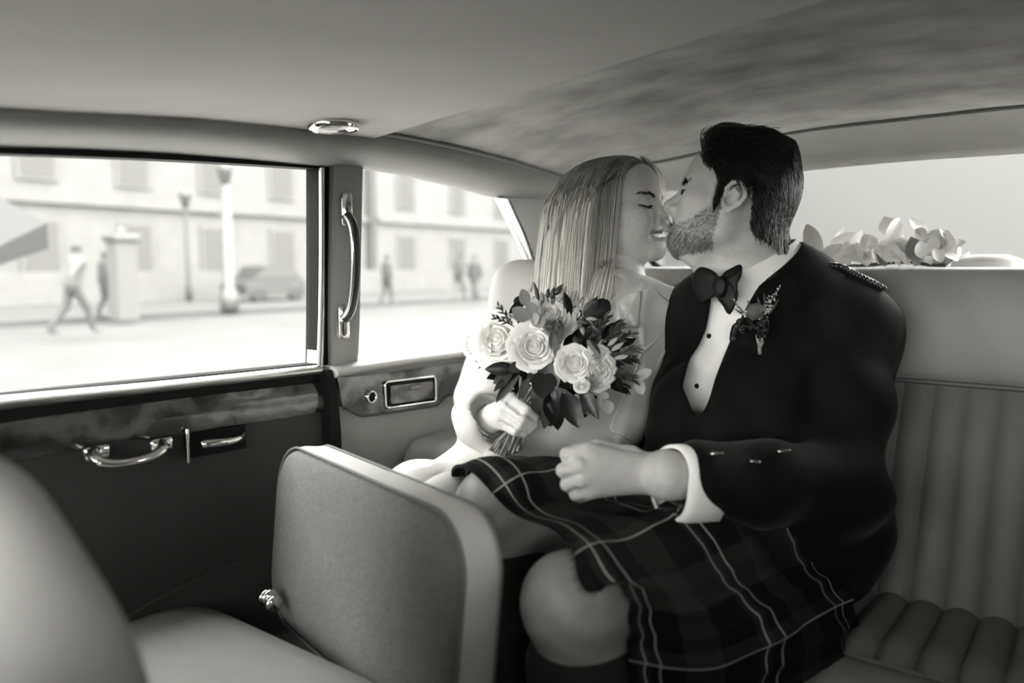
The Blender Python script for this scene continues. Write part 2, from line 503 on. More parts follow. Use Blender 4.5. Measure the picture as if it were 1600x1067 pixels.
# quarter: sill bar, lower panel, veneer
q1 = struct(strip([(518, 573), (560, 565), (640, 553), (740, 540), (860, 526)], [(520, 592), (560, 583), (640, 570), (740, 557), (860, 543)], 0.018, mat('pale_waist_rail', 0.42, 0.45, spec=.4), 'trim_3', 0.06, 30, None, 0.016, 10))
q1['label'] = 'padded waist rail under the quarter window'
qp = struct(strip([(519, 590), (560, 582), (640, 569), (740, 556), (860, 540)], [(534, 860), (600, 840), (680, 820), (760, 800), (880, 780)], 0.0, LEATHER_TRIM, 'wall_left', 0.02, 30, None, 0.0, 8))
qp['label'] = 'leather lower side panel beside the rear seat'
# quarter window edges
chq = struct(strip([(777, 309), (790, 335), (806, 367), (822, 402), (840, 450)], [(796, 312), (806, 335), (820, 367), (833, 402), (850, 450)], 0.006, DULLCHROME, 'trim_4', 0.008, 24, None, 0.003))
chq['label'] = 'metal frame at the slanted rear edge of the quarter window'
struct(strip([(795, 312), (805, 335), (819, 367), (832, 402), (849, 450)], [(799, 313), (810, 335), (824, 367), (837, 402), (853, 450)], 0.008, RUBBER, 'trim_5', 0.008, 24))
# glass panes
def pane(pts, name):
    v = [W(*p, -0.022) for p in pts]
    return struct(obj(name, v, [tuple(range(len(v)))], GLASS, sm=False))
v = [W(-700, 900, -0.02) * 0 + np.array([-1.072, YF, 0.82]), np.array([-1.055, YF, 1.16]), W(0, 220, -.022), W(505, 255, -.022), W(505, 585, -.022), W(0, 635, -.022)]
struct(obj('window_1', v, [(0, 1, 2, 3, 4, 5)], GLASS, sm=False))['label'] = 'side window of the passenger door'
pane([(555, 255), (640, 268), (720, 286), (800, 306), (862, 470), (862, 545), (555, 590)], 'window_2')['label'] = 'quarter window beside the rear seat'

# ---- veneer plaque on the quarter panel, with ashtray and round socket
plq = empty('veneer_plaque', W(620, 620), 'burr walnut veneer plaque with chrome ashtray under the quarter window', 'panel')
pt_top = [(527, 590), (560, 588), (600, 583), (640, 577), (690, 571), (740, 563), (830, 550)]
pt_bot = [(536, 636), (548, 641), (556, 647), (566, 649), (600, 645), (682, 633), (696, 618), (720, 613), (830, 600)]
tp = resample([W(*p, 0.010) for p in pt_top], 60); bt = resample([W(*p, 0.010) for p in pt_bot], 60)
v = np.concatenate([tp * (1 - t) + bt * t for t in np.linspace(0, 1, 6)])
v, f = shell(v, grid_faces(6, 60), 0.012, (-1, 0, 0))
autosmooth(obj('veneer', v, f, wood_mat('burr_walnut_veneer', 0.025, 0.16), plq), 40)
mb = MB(); mb.add(*tube(np.vstack([bt]) + [0.002, 0, -0.001], 0.0022, 6)); mb.build('edge_bead', mat('dark_bead', 0.03, .4), plq)
def ring(px, py, r0, r1, off, n=28):
    c = W(px, py, off); v = []
    for a in np.linspace(0, 2 * math.pi, n, endpoint=False):
        for r, h in ((r0, -0.004), (r0, 0.004), ((r0 + r1) / 2, 0.0055), (r1, 0.003), (r1, -0.002)):
            v.append(c + np.array([h, r * math.cos(a), r * math.sin(a)]))
    return v, grid_faces(n, 5, True, False)
mb = MB(); mb.add(*ring(579.5, 620, 0.0085, 0.0125, 0.012)); sock = mb.build('lighter_socket', CHROME, plq)
mb = MB(); mb.add(*lathe([(0.0001, 0), (0.0088, 0)], 24, W(579.5, 620, 0.0140), basis((1, 0, 0)))); mb.build('socket_hole', RUBBER, sock)
# ashtray frame
fc = [W(*p, 0.013) for p in ((601, 597), (680, 588), (681, 627), (603, 638))]
def round_poly(pts, r, n=5):
    pts = np.asarray(pts, float); out = []
    N = len(pts)
    for i in range(N):
        p = pts[i]; a = pts[i - 1] - p; b = pts[(i + 1) % N] - p
        a /= np.linalg.norm(a); b /= np.linalg.norm(b)
        s, e = p + a * r, p + b * r
        for t in np.linspace(0, 1, n): out.append((1 - t) ** 2 * s + 2 * t * (1 - t) * p + t * t * e)
    return np.array(out)
ash_path = round_poly(fc, 0.008)
mb = MB(); mb.add(*tube(ash_path, 0.0028, 8, closed=True)); ash = mb.build('ashtray_frame', CHROME, plq)
inner = round_poly([W(*p, 0.0135) for p in ((608, 602.5), (674, 595), (675, 622), (610, 631))], 0.004)
k = len(inner)
v, f = shell(inner, [tuple(range(k))], 0.004, (1, 0, 0)); obj('ashtray_lid', v, f, wood_mat('lid_veneer', 0.03, 0.16), ash, sm=False)
gapv = round_poly([W(*p, 0.0118) for p in ((603, 599), (678, 590), (679, 626), (605, 636))], 0.005)
obj('ashtray_gap', *shell(gapv, [tuple(range(k))], 0.001, (1, 0, 0)), RUBBER, ash, sm=False)
c = (W(641, 606, 0.024) + W(657, 604, 0.024)) / 2
v, f = rbox(W(648, 605.5, 0.023), (0.012, 0.026, 0.0085), 0.002, 2); obj('ashtray_pull', v, f, mat('brushed_pull', 0.18, 0.35, metal=.6), ash)

# ---- grab handle on the pillar
gh = empty('grab_handle', W(545, 430), 'curved black leather grab handle with chrome ends on the pillar', 'handle')
for py, flip in ((328, 1), (503, -1)):
    mb = MB(); c = W(540 if flip > 0 else 535.5, py, 0.016)
    mb.add(*rbox(c, (0.022, 0.022, 0.062), 0.009, 3)); mb.build('handle_mount', CHROME, gh)
path = catmull([W(541, 336, 0.026), W(549, 348, .036), W(554, 372, .044), W(555, 420, .046), W(552, 462, .042), W(546, 487, .034), W(537, 499, .026)], 30)
mb = MB(); mb.add(*tube(path, 0.0085, 10, r2=0.011)); mb.build('handle_strap', BLACKLEATHER, gh)
off = (PX(540, 400, -1.0) - PX(546, 400, -1.0))
mb = MB(); mb.add(*tube(path + np.array([0.004, -0.0085, 0]), 0.0025, 6)); mb.build('handle_edging', CHROME, gh)

# ---- chrome door pull
dp = empty('door_pull', W(200, 710), 'curved chrome door pull below the veneer of the door', 'handle')
pa = catmull([W(147, 705, .006), W(146, 709, .02), W(150, 716, .032), W(160, 722, .038), W(183, 724, .042), W(210, 720, .042), W(235, 713, .038), W(251, 704, .032), W(255, 697, .02), W(254, 692, .006)], 40)
mb = MB(); sc = 0.75 + 0.55 * np.abs(np.linspace(-1, 1, 40)) ** 2.5
mb.add(*tube(pa, 0.0062, 8, scale=sc, r2=0.0085)); mb.build('pull_bar', CHROME, dp)
for px, py in ((150, 707), (251, 694)):
    mb = MB(); mb.add(*rbox(W(px, py, 0.006), (0.014, 0.034, 0.020), 0.005, 2)); mb.build('pull_foot', CHROME, dp)
# ---- door latch in its dark recess
lt = empty('door_latch', W(345, 690), 'chrome interior latch lever in a dark recessed escutcheon on the door', 'latch')
v, f = loft([[W(*p, 0.007) for p in ((289, 680), (383, 663))], [W(*p, 0.007) for p in ((292, 717), (386, 700))]], 8)
v, f = shell(v, f, 0.008, (-1, 0, 0)); autosmooth(obj('escutcheon', v, f, RUBBER, lt), 30)
pa = catmull([W(315, 695, .020), W(330, 693, .026), W(355, 690, .027), W(372, 686, .024), W(379, 682, .016), W(380, 676, .008)], 24)
mb = MB(); mb.add(*tube(pa, 0.0055, 8, scale=np.linspace(1.3, .8, 24), r2=0.004)); mb.build('latch_lever', CHROME, lt)
mb = MB(); mb.add(*rbox((W(292, 679, .012) + W(294, 714, .012)) / 2, (0.006, 0.005, 0.052), 0.002, 2)); mb.build('latch_edge', CHROME, lt)

# ---- dome lamp on the front ceiling
dl = PX(521, 197, -0.905)
dome = empty('dome_lamp', dl, 'small oval ceiling lamp with chrome rim near the side rail', 'lamp')
Rz = basis((0.06, 0.05, -1), (0.3, 1, 0))
v, f = lathe([(0.020, 0.0), (0.027, 0.004), (0.029, 0.007), (0.031, 0.004), (0.031, -0.004)], 32, (0, 0, 0), np.eye(3))
v = [dl + Rz @ (np.array(q) * [1.25, 0.95, 1]) for q in v]
obj('lamp_rim', v, f, CHROME, dome)
v, f = lathe([(0.0001, 0.006), (0.012, 0.005), (0.022, 0.001)], 32)
v = [dl + Rz @ (np.array(q) * [1.25, 0.95, 1]) for q in v]
obj('lamp_lens', v, f, mat('frosted_lens', 0.6, 0.3), dome)

# ---- armrest at the quarter panel
ya = W(618, 690)[1]; za = PX(690, 675, -0.99)[2]
v, f = rbox((-1.0, (ya + 1.40) / 2, za - 0.13), (0.105, 1.40 - ya, 0.26), 0.034, 5)
v = [p + np.array([0, 0, -0.05 * max(0, (ya + .07 - p[1]) / .07) ** 2]) for p in v]
armr = obj('side_armrest', v, f, LEATHER)
tag(armr, 'pale leather armrest on the side panel beside the woman', 'armrest')

# ---- floor, right-hand side, front bulkhead (outside the frame, they close the cabin)
v, f = box((-0.32, 0.45, 0.03), (1.5, 2.9, 0.06)); struct(obj('floor', v, f, CARPET, sm=False))['label'] = 'dark carpeted car floor'
XR = 0.42
for nm, (y0, y1, z0, z1) in dict(low=(YF, 1.6, 0.06, 0.88), top=(YF, 1.6, 1.15, 1.26), rear=(-0.16, 1.6, .88, 1.15), front=(YF, -0.88, .88, 1.15)).items():  # rear stretch shaped without windows to cut light from this side
    v, f = box((XR + .03, (y0 + y1) / 2, (z0 + z1) / 2), (0.05, y1 - y0, z1 - z0)); struct(obj('wall_right', v, f, LEATHER_TRIM, sm=False))
v = [(XR + .03, -0.88, .87), (XR + .03, -0.16, .87), (XR + .03, -0.16, 1.16), (XR + .03, -0.88, 1.16)]
struct(obj('window_5', v, [(0, 1, 2, 3)], GLASS, sm=False))['label'] = 'front side window opposite'
v, f = box((-0.31, YF - .02, 0.46), (1.5, 0.04, 0.86)); struct(obj('wall_front', v, f, DOORCARD, sm=False))
v, f = box((-0.01, -0.10, 0.46), (0.86, 0.10, 0.80)); struct(obj('wall_front', v, f, DOORCARD, sm=False))['label'] = 'unseen low block added behind the camera to shade the lower cabin'  # unseen block added to keep windscreen light off the lower cabin
v = [(-1.05, YF, .88), (.42, YF, .88), (.42, YF + .18, 1.2), (-1.0, YF + .18, 1.2)]
struct(obj('window_4', v, [(0, 1, 2, 3)], GLASS, sm=False))['label'] = 'windscreen'
v, f = box((-1.075, (YF + .10) / 2, 0.98), (0.04, .10 - YF, 0.42)); struct(obj('wall_left', v, f, LEATHER_TRIM, sm=False))  # unseen solid stretch added to block side light from the front
v, f = box((-1.10, 0.3, 0.30), (0.03, 2.6, 0.50)); struct(obj('wall_left', v, f, DOORCARD, sm=False))
v, f = box((-1.07, -0.45, 0.45), (0.03, 1.0, 0.74)); struct(obj('wall_left', v, f, DOORCARD, sm=False))
# outer roof skin keeps the sky out
rv = []
for i in range(14):
    y = YF + (1.75 - YF) * i / 13
    for j in range(13):
        s = j / 12; x = -1.10 + 1.58 * s
        drop = (abs(s - .5) * 2) ** 3 * 0.085 + max(0, (y - 1.35) / .4) ** 2 * .05
        rv.append((x, y, 1.325 - drop))
rv2, rf = shell(rv, grid_faces(14, 13), 0.01, (0, 0, 1))
struct(obj('roof', rv2, rf, mat('car_paint_dark', 0.03, 0.3)))['label'] = 'car roof panel'

for nm, c_, sz in (('a', (-1.095, 0.30, 1.245), (0.02, 2.5, 0.12)), ('b', (0.475, 0.30, 1.215), (0.02, 2.5, 0.15)), ('c', (-0.31, 1.80, 1.285), (1.56, 0.03, 0.08)), ('d', (-0.31, -0.80, 1.245), (1.56, 0.03, 0.12))):
    v, f = box(c_, sz); struct(obj('roof', v, f, MATS['car_paint_dark'], sm=False))
# ================================================================ SEATS
# ---- rear bench: upper roll, seam piping, fluted lower back, fluted cushion
bench = empty('rear_bench_seat', (-0.3, 1.4, 0.06), 'wide pale leather rear bench seat with fluted back and cushion', 'seat')
def back_y(z):                    # front face of the backrest
    return 1.47 - max(0.0, 0.80 - z) * 0.45
XL, XRb = -0.94, 0.40
nx = 40
prof = [(1.56, .93), (1.56, .985), (1.548, .994), (1.52, .998), (1.50, .992), (1.482, .972), (1.468, .93), (1.462, .88), (1.463, .84), (1.470, .812), (1.485, .803)]
pc = catmull([np.array([0, a, b]) for a, b in prof], 26)
v = []
for i in range(nx):
    x = XL + (XRb - XL) * i / (nx - 1)
    for p in pc: v.append((x, p[1] + 0.003 * math.sin(x * 9), p[2]))
obj('back_roll', v, grid_faces(nx, 26), mat('pale_roll_leather', 0.31, 0.5, noise=0.08, nscale=5, bump=0.35, bscale=420, spec=0.35), bench)
mb = MB(); mb.add(*tube([(XL + (XRb - XL) * t, 1.4685, 0.803) for t in np.linspace(0, 1, 30)], 0.0045, 6)); mb.build('piping', PIPING, bench)
pitch = 0.048
xs0 = -0.1988 - pitch * 15
kf = 0
flute_mesh = None
xx = xs0
while xx < XRb:
    v = []
    for i in range(16):
        t = i / 15; z = 0.80 - 0.38 * t
        for j in range(9):
            s = j / 8
            bul = 0.014 * (math.sin(math.pi * s) ** 0.6)
            y = back_y(z) + 0.010 - bul * (0.55 + 0.45 * min(1, t * 8)) - 0.012 * math.sin(math.pi * t)
            v.append((pitch * s, y, z))
    if flute_mesh is None:
        o = obj('flute', v, grid_faces(16, 9), LEATHER_FLUTE, bench); flute_mesh = o.data
    else:
        o = bpy.data.objects.new('flute', flute_mesh); COL.objects.link(o); o.parent = bench
        o.matrix_parent_inverse = Matrix.Translation(-Vector(bench.location))
    o.location = (xx, 0, 0)
    xx += pitch
# cushion: flutes running fore and aft, plain front roll
cush_mesh = None
xx = xs0
while xx < XRb:
    v = []
    for i in range(16):
        t = i / 15; y = 1.34 - 0.29 * t
        for j in range(9):
            s = j / 8
            z = 0.462 + 0.016 * math.sin(math.pi * s) ** 0.6 + 0.03 * t - 0.02 * max(0, t - .8) * 5
            v.append((pitch * s, y, z))
    if cush_mesh is None:
        o = obj('cushion_flute', v, grid_faces(16, 9), LEATHER_FLUTE, bench); cush_mesh = o.data
    else:
        o = bpy.data.objects.new('cushion_flute', cush_mesh); COL.objects.link(o); o.parent = bench
        o.matrix_parent_inverse = Matrix.Translation(-Vector(bench.location))
    o.location = (xx, 0, 0)
    xx += pitch
prof = [(1.06, .480), (1.05, .484), (1.02, .487), (.985, .478), (.962, .452), (.955, .41), (.965, .30), (.98, .08)]
pc = catmull([np.array([0, a, b]) for a, b in prof], 24)
v = [(XL + (XRb - XL) * i / 29, p[1], p[2]) for i in range(30) for p in pc]
obj('cushion_roll', v, grid_faces(30, 24), LEATHER, bench)
mb = MB(); mb.add(*tube([(XL + (XRb - XL) * t, 1.057, 0.484) for t in np.linspace(0, 1, 30)], 0.004, 6)); mb.build('piping', PIPING, bench)

# ---- jump seat
js = empty('jump_seat', (-0.80, 0.66, 0.06), 'folding pale leather jump seat with rounded piped backrest in front of the couple', 'seat')
def rrect(w0, w1, h0, h1, r, n=9):
    out = []
    for cx, cy, a0 in ((w1 - r, h1 - r, 0), (w0 + r, h1 - r, 90), (w0 + r, h0 + r, 180), (w1 - r, h0 + r, 270)):
        for a in np.linspace(a0, a0 + 90, n):
            out.append((cx + r * math.cos(math.radians(a)), cy + r * math.sin(math.radians(a))))
    return np.array(out)
# backrest frame: origin at lower far corner, u along the width towards the near side, w up (tilted back), n out of the face
A = P(452, 697, 1.15); B = PZ(712, 812, A[2]); u = B - A; u /= np.linalg.norm(u)
wv = np.array([0, 0.10, 1.0]); wv -= u * wv.dot(u); wv /= np.linalg.norm(wv)
nn = np.cross(u, wv)
if nn[1] > 0: nn = -nn
Wd = np.linalg.norm(B - A) + 0.055; Hd = 0.235
O = A - u * 0.03 - wv * (Hd - 0.004)
def JS(a, b, c): return O + u * a + wv * b + nn * c
oul = rrect(0, Wd, -0.03, Hd, 0.068)
cen = np.array([Wd / 2, Hd / 2])
def inset(o, d):
    # shrink the outline by distance d
    w = Wd / 2; h = (Hd + .03) / 2; c0 = np.array([Wd / 2, (Hd - .03) / 2])
    q = o - c0
    return c0 + q * np.array([(w - d) / w, (h - d) / h])
rings = []
th = 0.058
for d, c in ((0.012, -th), (0.004, -th + 0.006), (0.0, -th + .014), (0.0, -0.030), (-0.001, -0.015), (0.0, -0.006), (0.002, 0.0)):
    rings.append([JS(p[0], p[1], c) for p in inset(oul, d)])
k = len(oul)
v = np.concatenate(rings); f = grid_faces(len(rings), k, False, True)
f.append(tuple(range(k)))
obj('backrest_border', v, f, mat('lit_border_leather', 0.50, 0.5, noise=.06, nscale=6, bump=.3, bscale=420, spec=.3), js)  # paler than the face, putting light on the seat top into the colour
rings = []
for d, c in ((0.003, -0.004), (0.006, 0.003), (0.014, 0.0085), (0.03, 0.013), (0.055, 0.016), (0.085, 0.0175), (0.115, 0.018)):
    rings.append([JS(p[0], p[1], c) for p in inset(oul, d)])
v = np.concatenate(rings); f = grid_faces(len(rings), k, False, True); f.append(tuple((len(rings) - 1) * k + i for i in range(k)))
obj('backrest_face', v, f, WORN, js)
for c, dd, r in ((0.0005, 0.0005, 0.0020), (-th + .010, -.0005, .0016)):
    mb = MB(); mb.add(*tube([JS(p[0], p[1], c) for p in inset(oul, dd)], r, 6, closed=True)); mb.build('piping', PIPING, js)
# seat cushion
SA = P(455, 985, 1.08); 
cz = 0.518
def cush_ring(d, z):
    pts = rrect(-1.03, -0.50, 0.235, 0.60, 0.07, 9)
    c0 = np.array([-0.765, 0.4175]); q = pts - c0
    q = q * np.array([(0.26 - d) / 0.26, (0.1825 - d) / 0.1825])
    # turn slightly with the backrest
    return [np.array([c0[0] + p[0], c0[1] + p[1], z]) for p in q]
rings = [cush_ring(0.01, cz - .085), cush_ring(0, cz - .075), cush_ring(0.0, cz - .03), cush_ring(0.002, cz - .012), cush_ring(0.012, cz), cush_ring(0.04, cz + .008), cush_ring(0.09, cz + .013), cush_ring(0.16, cz + .016)]
k2 = len(rings[0]); v = np.concatenate(rings); f = grid_faces(len(rings), k2, False, True); f.append(tuple((len(rings) - 1) * k2 + i for i in range(k2))); f.append(tuple(range(k2)))
obj('seat_cushion', v, f, mat('cushion_leather', 0.15, 0.55, noise=.08, nscale=6, bump=.3, bscale=420, spec=.25), js)
mb = MB(); mb.add(*tube(cush_ring(0.001, cz - .012), 0.0035, 6, closed=True)); mb.build('piping', PIPING, js)
hc = P(422, 934, 1.09)
mb = MB()
for d in (-0.012, 0.0, 0.014): mb.add(*lathe([(0.0001, -.004), (0.011, -.004), (.0125, 0), (0.011, .004), (0.0001, .004)], 16, hc + u * d - np.array([0, 0, abs(d) * .3]), basis(u)))
mb.build('hinge', CHROME, js)
mb = MB(); mb.add(*rbox((-0.76, 0.62, .40), (0.42, 0.05, .10), .01, 2)); mb.add(*rbox((-.76, .42, .22), (.34, .30, .30), .01, 2)); mb.build('seat_support', DOORCARD, js)

# ---- front seat shoulder near the lens
fs = empty('front_seat', (-0.6, 0.05, 0.06), 'blurred pale leather front seat backrest close to the lens', 'seat')
Dn = 0.43
sil = [(-330, 640), (-160, 668), (-60, 700), (10, 748), (60, 812), (110, 888), (152, 955), (185, 1020), (206, 1080), (222, 1180), (228, 1320)]
edge = catmull([P(x - 75, y, Dn + 0.02 * i / 10) for i, (x, y) in enumerate(sil)], 34)
v = []
nrm = np.array([0, 1.0, 0.0])
for p in edge:
    # cross-section from front face over the rounded edge to the rear face
    inw = np.array([-0.75, 0, -0.66])
    for a in np.linspace(-100, 100, 15):
        r = math.radians(a)
        v.append(p + inw * (0.055 - 0.055 * math.cos(r)) + nrm * 0.055 * math.sin(r))
n0 = len(edge)
rear = []
f = grid_faces(n0, 15)
base = np.array([-0.75, 0.18, 0.55])
mb = MB(); mb.add(v, f)
# close front and rear face to an inner spine
for jj in (0, 14):
    col = [v[i * 15 + jj] for i in range(n0)]
    spine = [np.array([min(c[0] - .25, -0.62), c[1], 0.45]) for c in col]
    mb.add(*loft([col, spine], n0))
mb.build('backrest', mat('pale_leather_plain', 0.46, 0.55, noise=.06, nscale=6, spec=0.3), fs)
# ================================================================ implicit-surface modelling: bodies and clothes as one continuous skin
def axis(lo, hi, coarse, fines):
    """non-uniform samples: step `coarse`, finer inside the given (a, b, step) ranges"""
    out = [lo]; x = lo
    while x < hi:
        st = coarse
        for a, b, s in fines:
            if a - 0.012 < x < b: st = min(st, s if x >= a - 0.001 else (s + coarse) / 2)
        x += st; out.append(x)
    return np.array(out, dtype=np.float32)

class Frame:
    """local frame: columns of R are the local axes in world space"""
    def __init__(self, t, R=None, s=1.0): self.t = np.asarray(t, float); self.R = np.eye(3) if R is None else np.asarray(R, float); self.s = s
    def pt(self, p): return self.t + self.R @ (np.asarray(p, float) * self.s)
    def pts(self, p): return self.t + (np.asarray(p, float) * self.s) @ self.R.T
WORLD = Frame((0, 0, 0))

def cap(a, b, ra, rb=None, fr=WORLD):
    a = fr.pt(a); b = fr.pt(b); ra *= fr.s; rb = ra if rb is None else rb * fr.s
    r = max(ra, rb); lo = np.minimum(a, b) - r; hi = np.maximum(a, b) + r
    ab = b - a; L = max(ab.dot(ab), 1e-12)
    def f(X, Y, Z):
        px, py, pz = X - a[0], Y - a[1], Z - a[2]
        t = np.clip((px * ab[0] + py * ab[1] + pz * ab[2]) / L, 0, 1)
        return np.sqrt((px - t * ab[0]) ** 2 + (py - t * ab[1]) ** 2 + (pz - t * ab[2]) ** 2) - (ra + (rb - ra) * t)
    return f, lo, hi

def ell(c, r, fr=WORLD, rot=None):
    c = fr.pt(c); r = np.asarray(r, float) * fr.s
    R = fr.R if rot is None else fr.R @ np.asarray(rot)
    ext = np.sqrt(((R * r) ** 2).sum(1))
    def f(X, Y, Z):
        px, py, pz = X - c[0], Y - c[1], Z - c[2]
        u = px * R[0, 0] + py * R[1, 0] + pz * R[2, 0]
        v = px * R[0, 1] + py * R[1, 1] + pz * R[2, 1]
        w = px * R[0, 2] + py * R[1, 2] + pz * R[2, 2]
        k0 = np.sqrt((u / r[0]) ** 2 + (v / r[1]) ** 2 + (w / r[2]) ** 2)
        k1 = np.sqrt((u / r[0] ** 2) ** 2 + (v / r[1] ** 2) ** 2 + (w / r[2] ** 2) ** 2)
        return k0 * (k0 - 1) / np.maximum(k1, 1e-6)
    return f, c - ext, c + ext
def sph(c, r, fr=WORLD): return ell(c, (r, r, r), fr)

def slab(c, half, R, rnd=0.0):
    """rounded box with half sizes, axes = columns of R"""
    c = np.asarray(c, float); h = np.asarray(half, float); R = np.asarray(R)
    ext = (np.abs(R) * h).sum(1) + rnd
    def f(X, Y, Z):
        px, py, pz = X - c[0], Y - c[1], Z - c[2]
        q = [np.abs(px * R[0, i] + py * R[1, i] + pz * R[2, i]) - h[i] for i in range(3)]
        return np.sqrt(sum(np.maximum(a, 0) ** 2 for a in q)) + np.minimum(np.maximum(np.maximum(q[0], q[1]), q[2]), 0) - rnd
    return f, c - ext, c + ext

class Field:
    def __init__(self, xs, ys, zs):
        self.ax = [np.asarray(a, dtype=np.float32) for a in (xs, ys, zs)]
        self.F = np.full((len(xs), len(ys), len(zs)), 0.2, dtype=np.float32)
    def _win(self, lo, hi, m):
        sl = []
        for a, l, h in zip(self.ax, lo, hi):
            i = int(np.searchsorted(a, l - m)); j = int(np.searchsorted(a, h + m)) + 1
            sl.append(slice(max(i - 1, 0), min(j, len(a))))
        return tuple(sl)
    def _grid(self, w):
        return self.ax[0][w[0]][:, None, None], self.ax[1][w[1]][None, :, None], self.ax[2][w[2]][None, None, :]
    def add(self, prim, k=0.008):
        f, lo, hi = prim
        w = self._win(lo, hi, k + 0.016)
        S = self.F[w]
        if S.size == 0: return self
        d = f(*self._grid(w)).astype(np.float32)
        if k > 0:
            h = np.maximum(k - np.abs(S - d), 0) / k
            S[...] = np.minimum(S, d) - h * h * k * 0.25
        else: np.minimum(S, d, out=S)
        return self
    def sub(self, prim, k=0.004):
        f, lo, hi = prim
        w = self._win(lo, hi, k + 0.016)
        S = self.F[w]
        if S.size == 0: return self
        d = -f(*self._grid(w)).astype(np.float32)
        if k > 0:
            h = np.maximum(k - np.abs(S - d), 0) / k
            S[...] = np.maximum(S, d) + h * h * k * 0.25
        else: np.maximum(S, d, out=S)
        return self
    def disp(self, fn, lo, hi, fade=0.03):
        """add a displacement fn(X,Y,Z) within a box"""
        w = self._win(lo, hi, 0)
        S = self.F[w]; g = self._grid(w)
        m = 1.0
        for a, l, h in zip(g, lo, hi): m = m * np.clip(np.minimum(a - l, h - a) / fade, 0, 1)
        S += (fn(*g) * m).astype(np.float32)
        return self
    def cut(self, fn):
        """keep only where fn < 0"""
        d = fn(*self._grid((slice(None),) * 3)).astype(np.float32)
        np.maximum(self.F, d, out=self.F); return self
    def value(self, p):
        """trilinear sample at points p (n,3)"""
        p = np.asarray(p, float); idx = []; fr = []
        for k in range(3):
            a = self.ax[k]; i = np.clip(np.searchsorted(a, p[:, k]) - 1, 0, len(a) - 2)
            idx.append(i); fr.append(np.clip((p[:, k] - a[i]) / (a[i + 1] - a[i]), 0, 1))
        out = 0
        for dx in (0, 1):
            for dy in (0, 1):
                for dz in (0, 1):
                    w = (fr[0] if dx else 1 - fr[0]) * (fr[1] if dy else 1 - fr[1]) * (fr[2] if dz else 1 - fr[2])
                    out = out + w * self.F[idx[0] + dx, idx[1] + dy, idx[2] + dz]
        return out
    def grad(self, p, e=0.003):
        g = np.stack([self.value(p + np.eye(3)[k] * e) - self.value(p - np.eye(3)[k] * e) for k in range(3)], 1)
        return g / (np.linalg.norm(g, axis=1)[:, None] + 1e-9)
    def snap(self, p, off=0.0, it=8):
        p = np.array(p, float)
        for _ in range(it): p = p - self.grad(p) * np.clip(self.value(p) - off, -0.02, 0.02)[:, None]
        return p
    def mesh(self):
        F = self.F
        F[0] = F[-1] = 0.1; F[:, 0] = F[:, -1] = 0.1; F[:, :, 0] = F[:, :, -1] = 0.1
        ins = F < 0
        c = np.zeros(tuple(s - 1 for s in F.shape), np.int8)
        for dx in (0, 1):
            for dy in (0, 1):
                for dz in (0, 1):
                    c += ins[dx:F.shape[0] - 1 + dx, dy:F.shape[1] - 1 + dy, dz:F.shape[2] - 1 + dz]
        cells = np.argwhere((c > 0) & (c < 8))
        vid = np.full(c.shape, -1, np.int32); vid[tuple(cells.T)] = np.arange(len(cells))
        offs = [(a, b, d) for a in (0, 1) for b in (0, 1) for d in (0, 1)]
        val = {o: F[cells[:, 0] + o[0], cells[:, 1] + o[1], cells[:, 2] + o[2]] for o in offs}
        acc = np.zeros((len(cells), 3)); cnt = np.zeros(len(cells))
        for o in offs:
            for k in range(3):
                if o[k] == 0:
                    q = list(o); q[k] = 1; q = tuple(q)
                    a, b = val[o], val[q]
                    m = (a < 0) != (b < 0)
                    t = np.where(m, a / np.where(a - b == 0, 1, a - b), 0)
                    p = np.array(o, float)[None, :].repeat(len(cells), 0); p[:, k] = t
                    acc += p * m[:, None]; cnt += m
        loc = acc / cnt[:, None]
        V = np.stack([self.ax[k][cells[:, k]] * (1 - loc[:, k]) + self.ax[k][cells[:, k] + 1] * loc[:, k] for k in range(3)], 1)
        quads = []
        for k in range(3):
            s0 = [slice(None)] * 3; s1 = [slice(None)] * 3
            s0[k] = slice(0, -1); s1[k] = slice(1, None)
            a, b = ins[tuple(s0)], ins[tuple(s1)]
            e = np.argwhere(a != b)
            flip = a[tuple(e.T)]
            i, j = [(1, 2), (2, 0), (0, 1)][k]
            e2 = e.copy()
            def cell(di, dj):
                q = e.copy(); q[:, i] += di; q[:, j] += dj
                return vid[q[:, 0], q[:, 1], q[:, 2]]
            Q = np.stack([cell(-1, -1), cell(0, -1), cell(0, 0), cell(-1, 0)], 1)
            Q[~flip] = Q[~flip][:, ::-1]
            quads.append(Q)
        return V, np.concatenate(quads)

def smooth_mesh(V, Q, it=1, lam=0.5):
    a = Q.ravel(); b = np.roll(Q, -1, 1).ravel()
    for _ in range(it):
        S = np.zeros_like(V); n = np.zeros(len(V))
        for x, y in ((a, b), (b, a)):
            for k in range(3): S[:, k] += np.bincount(x, V[y, k], len(V))
            n += np.bincount(x, minlength=len(V))
        V = V + lam * (S / n[:, None] - V)
    return V

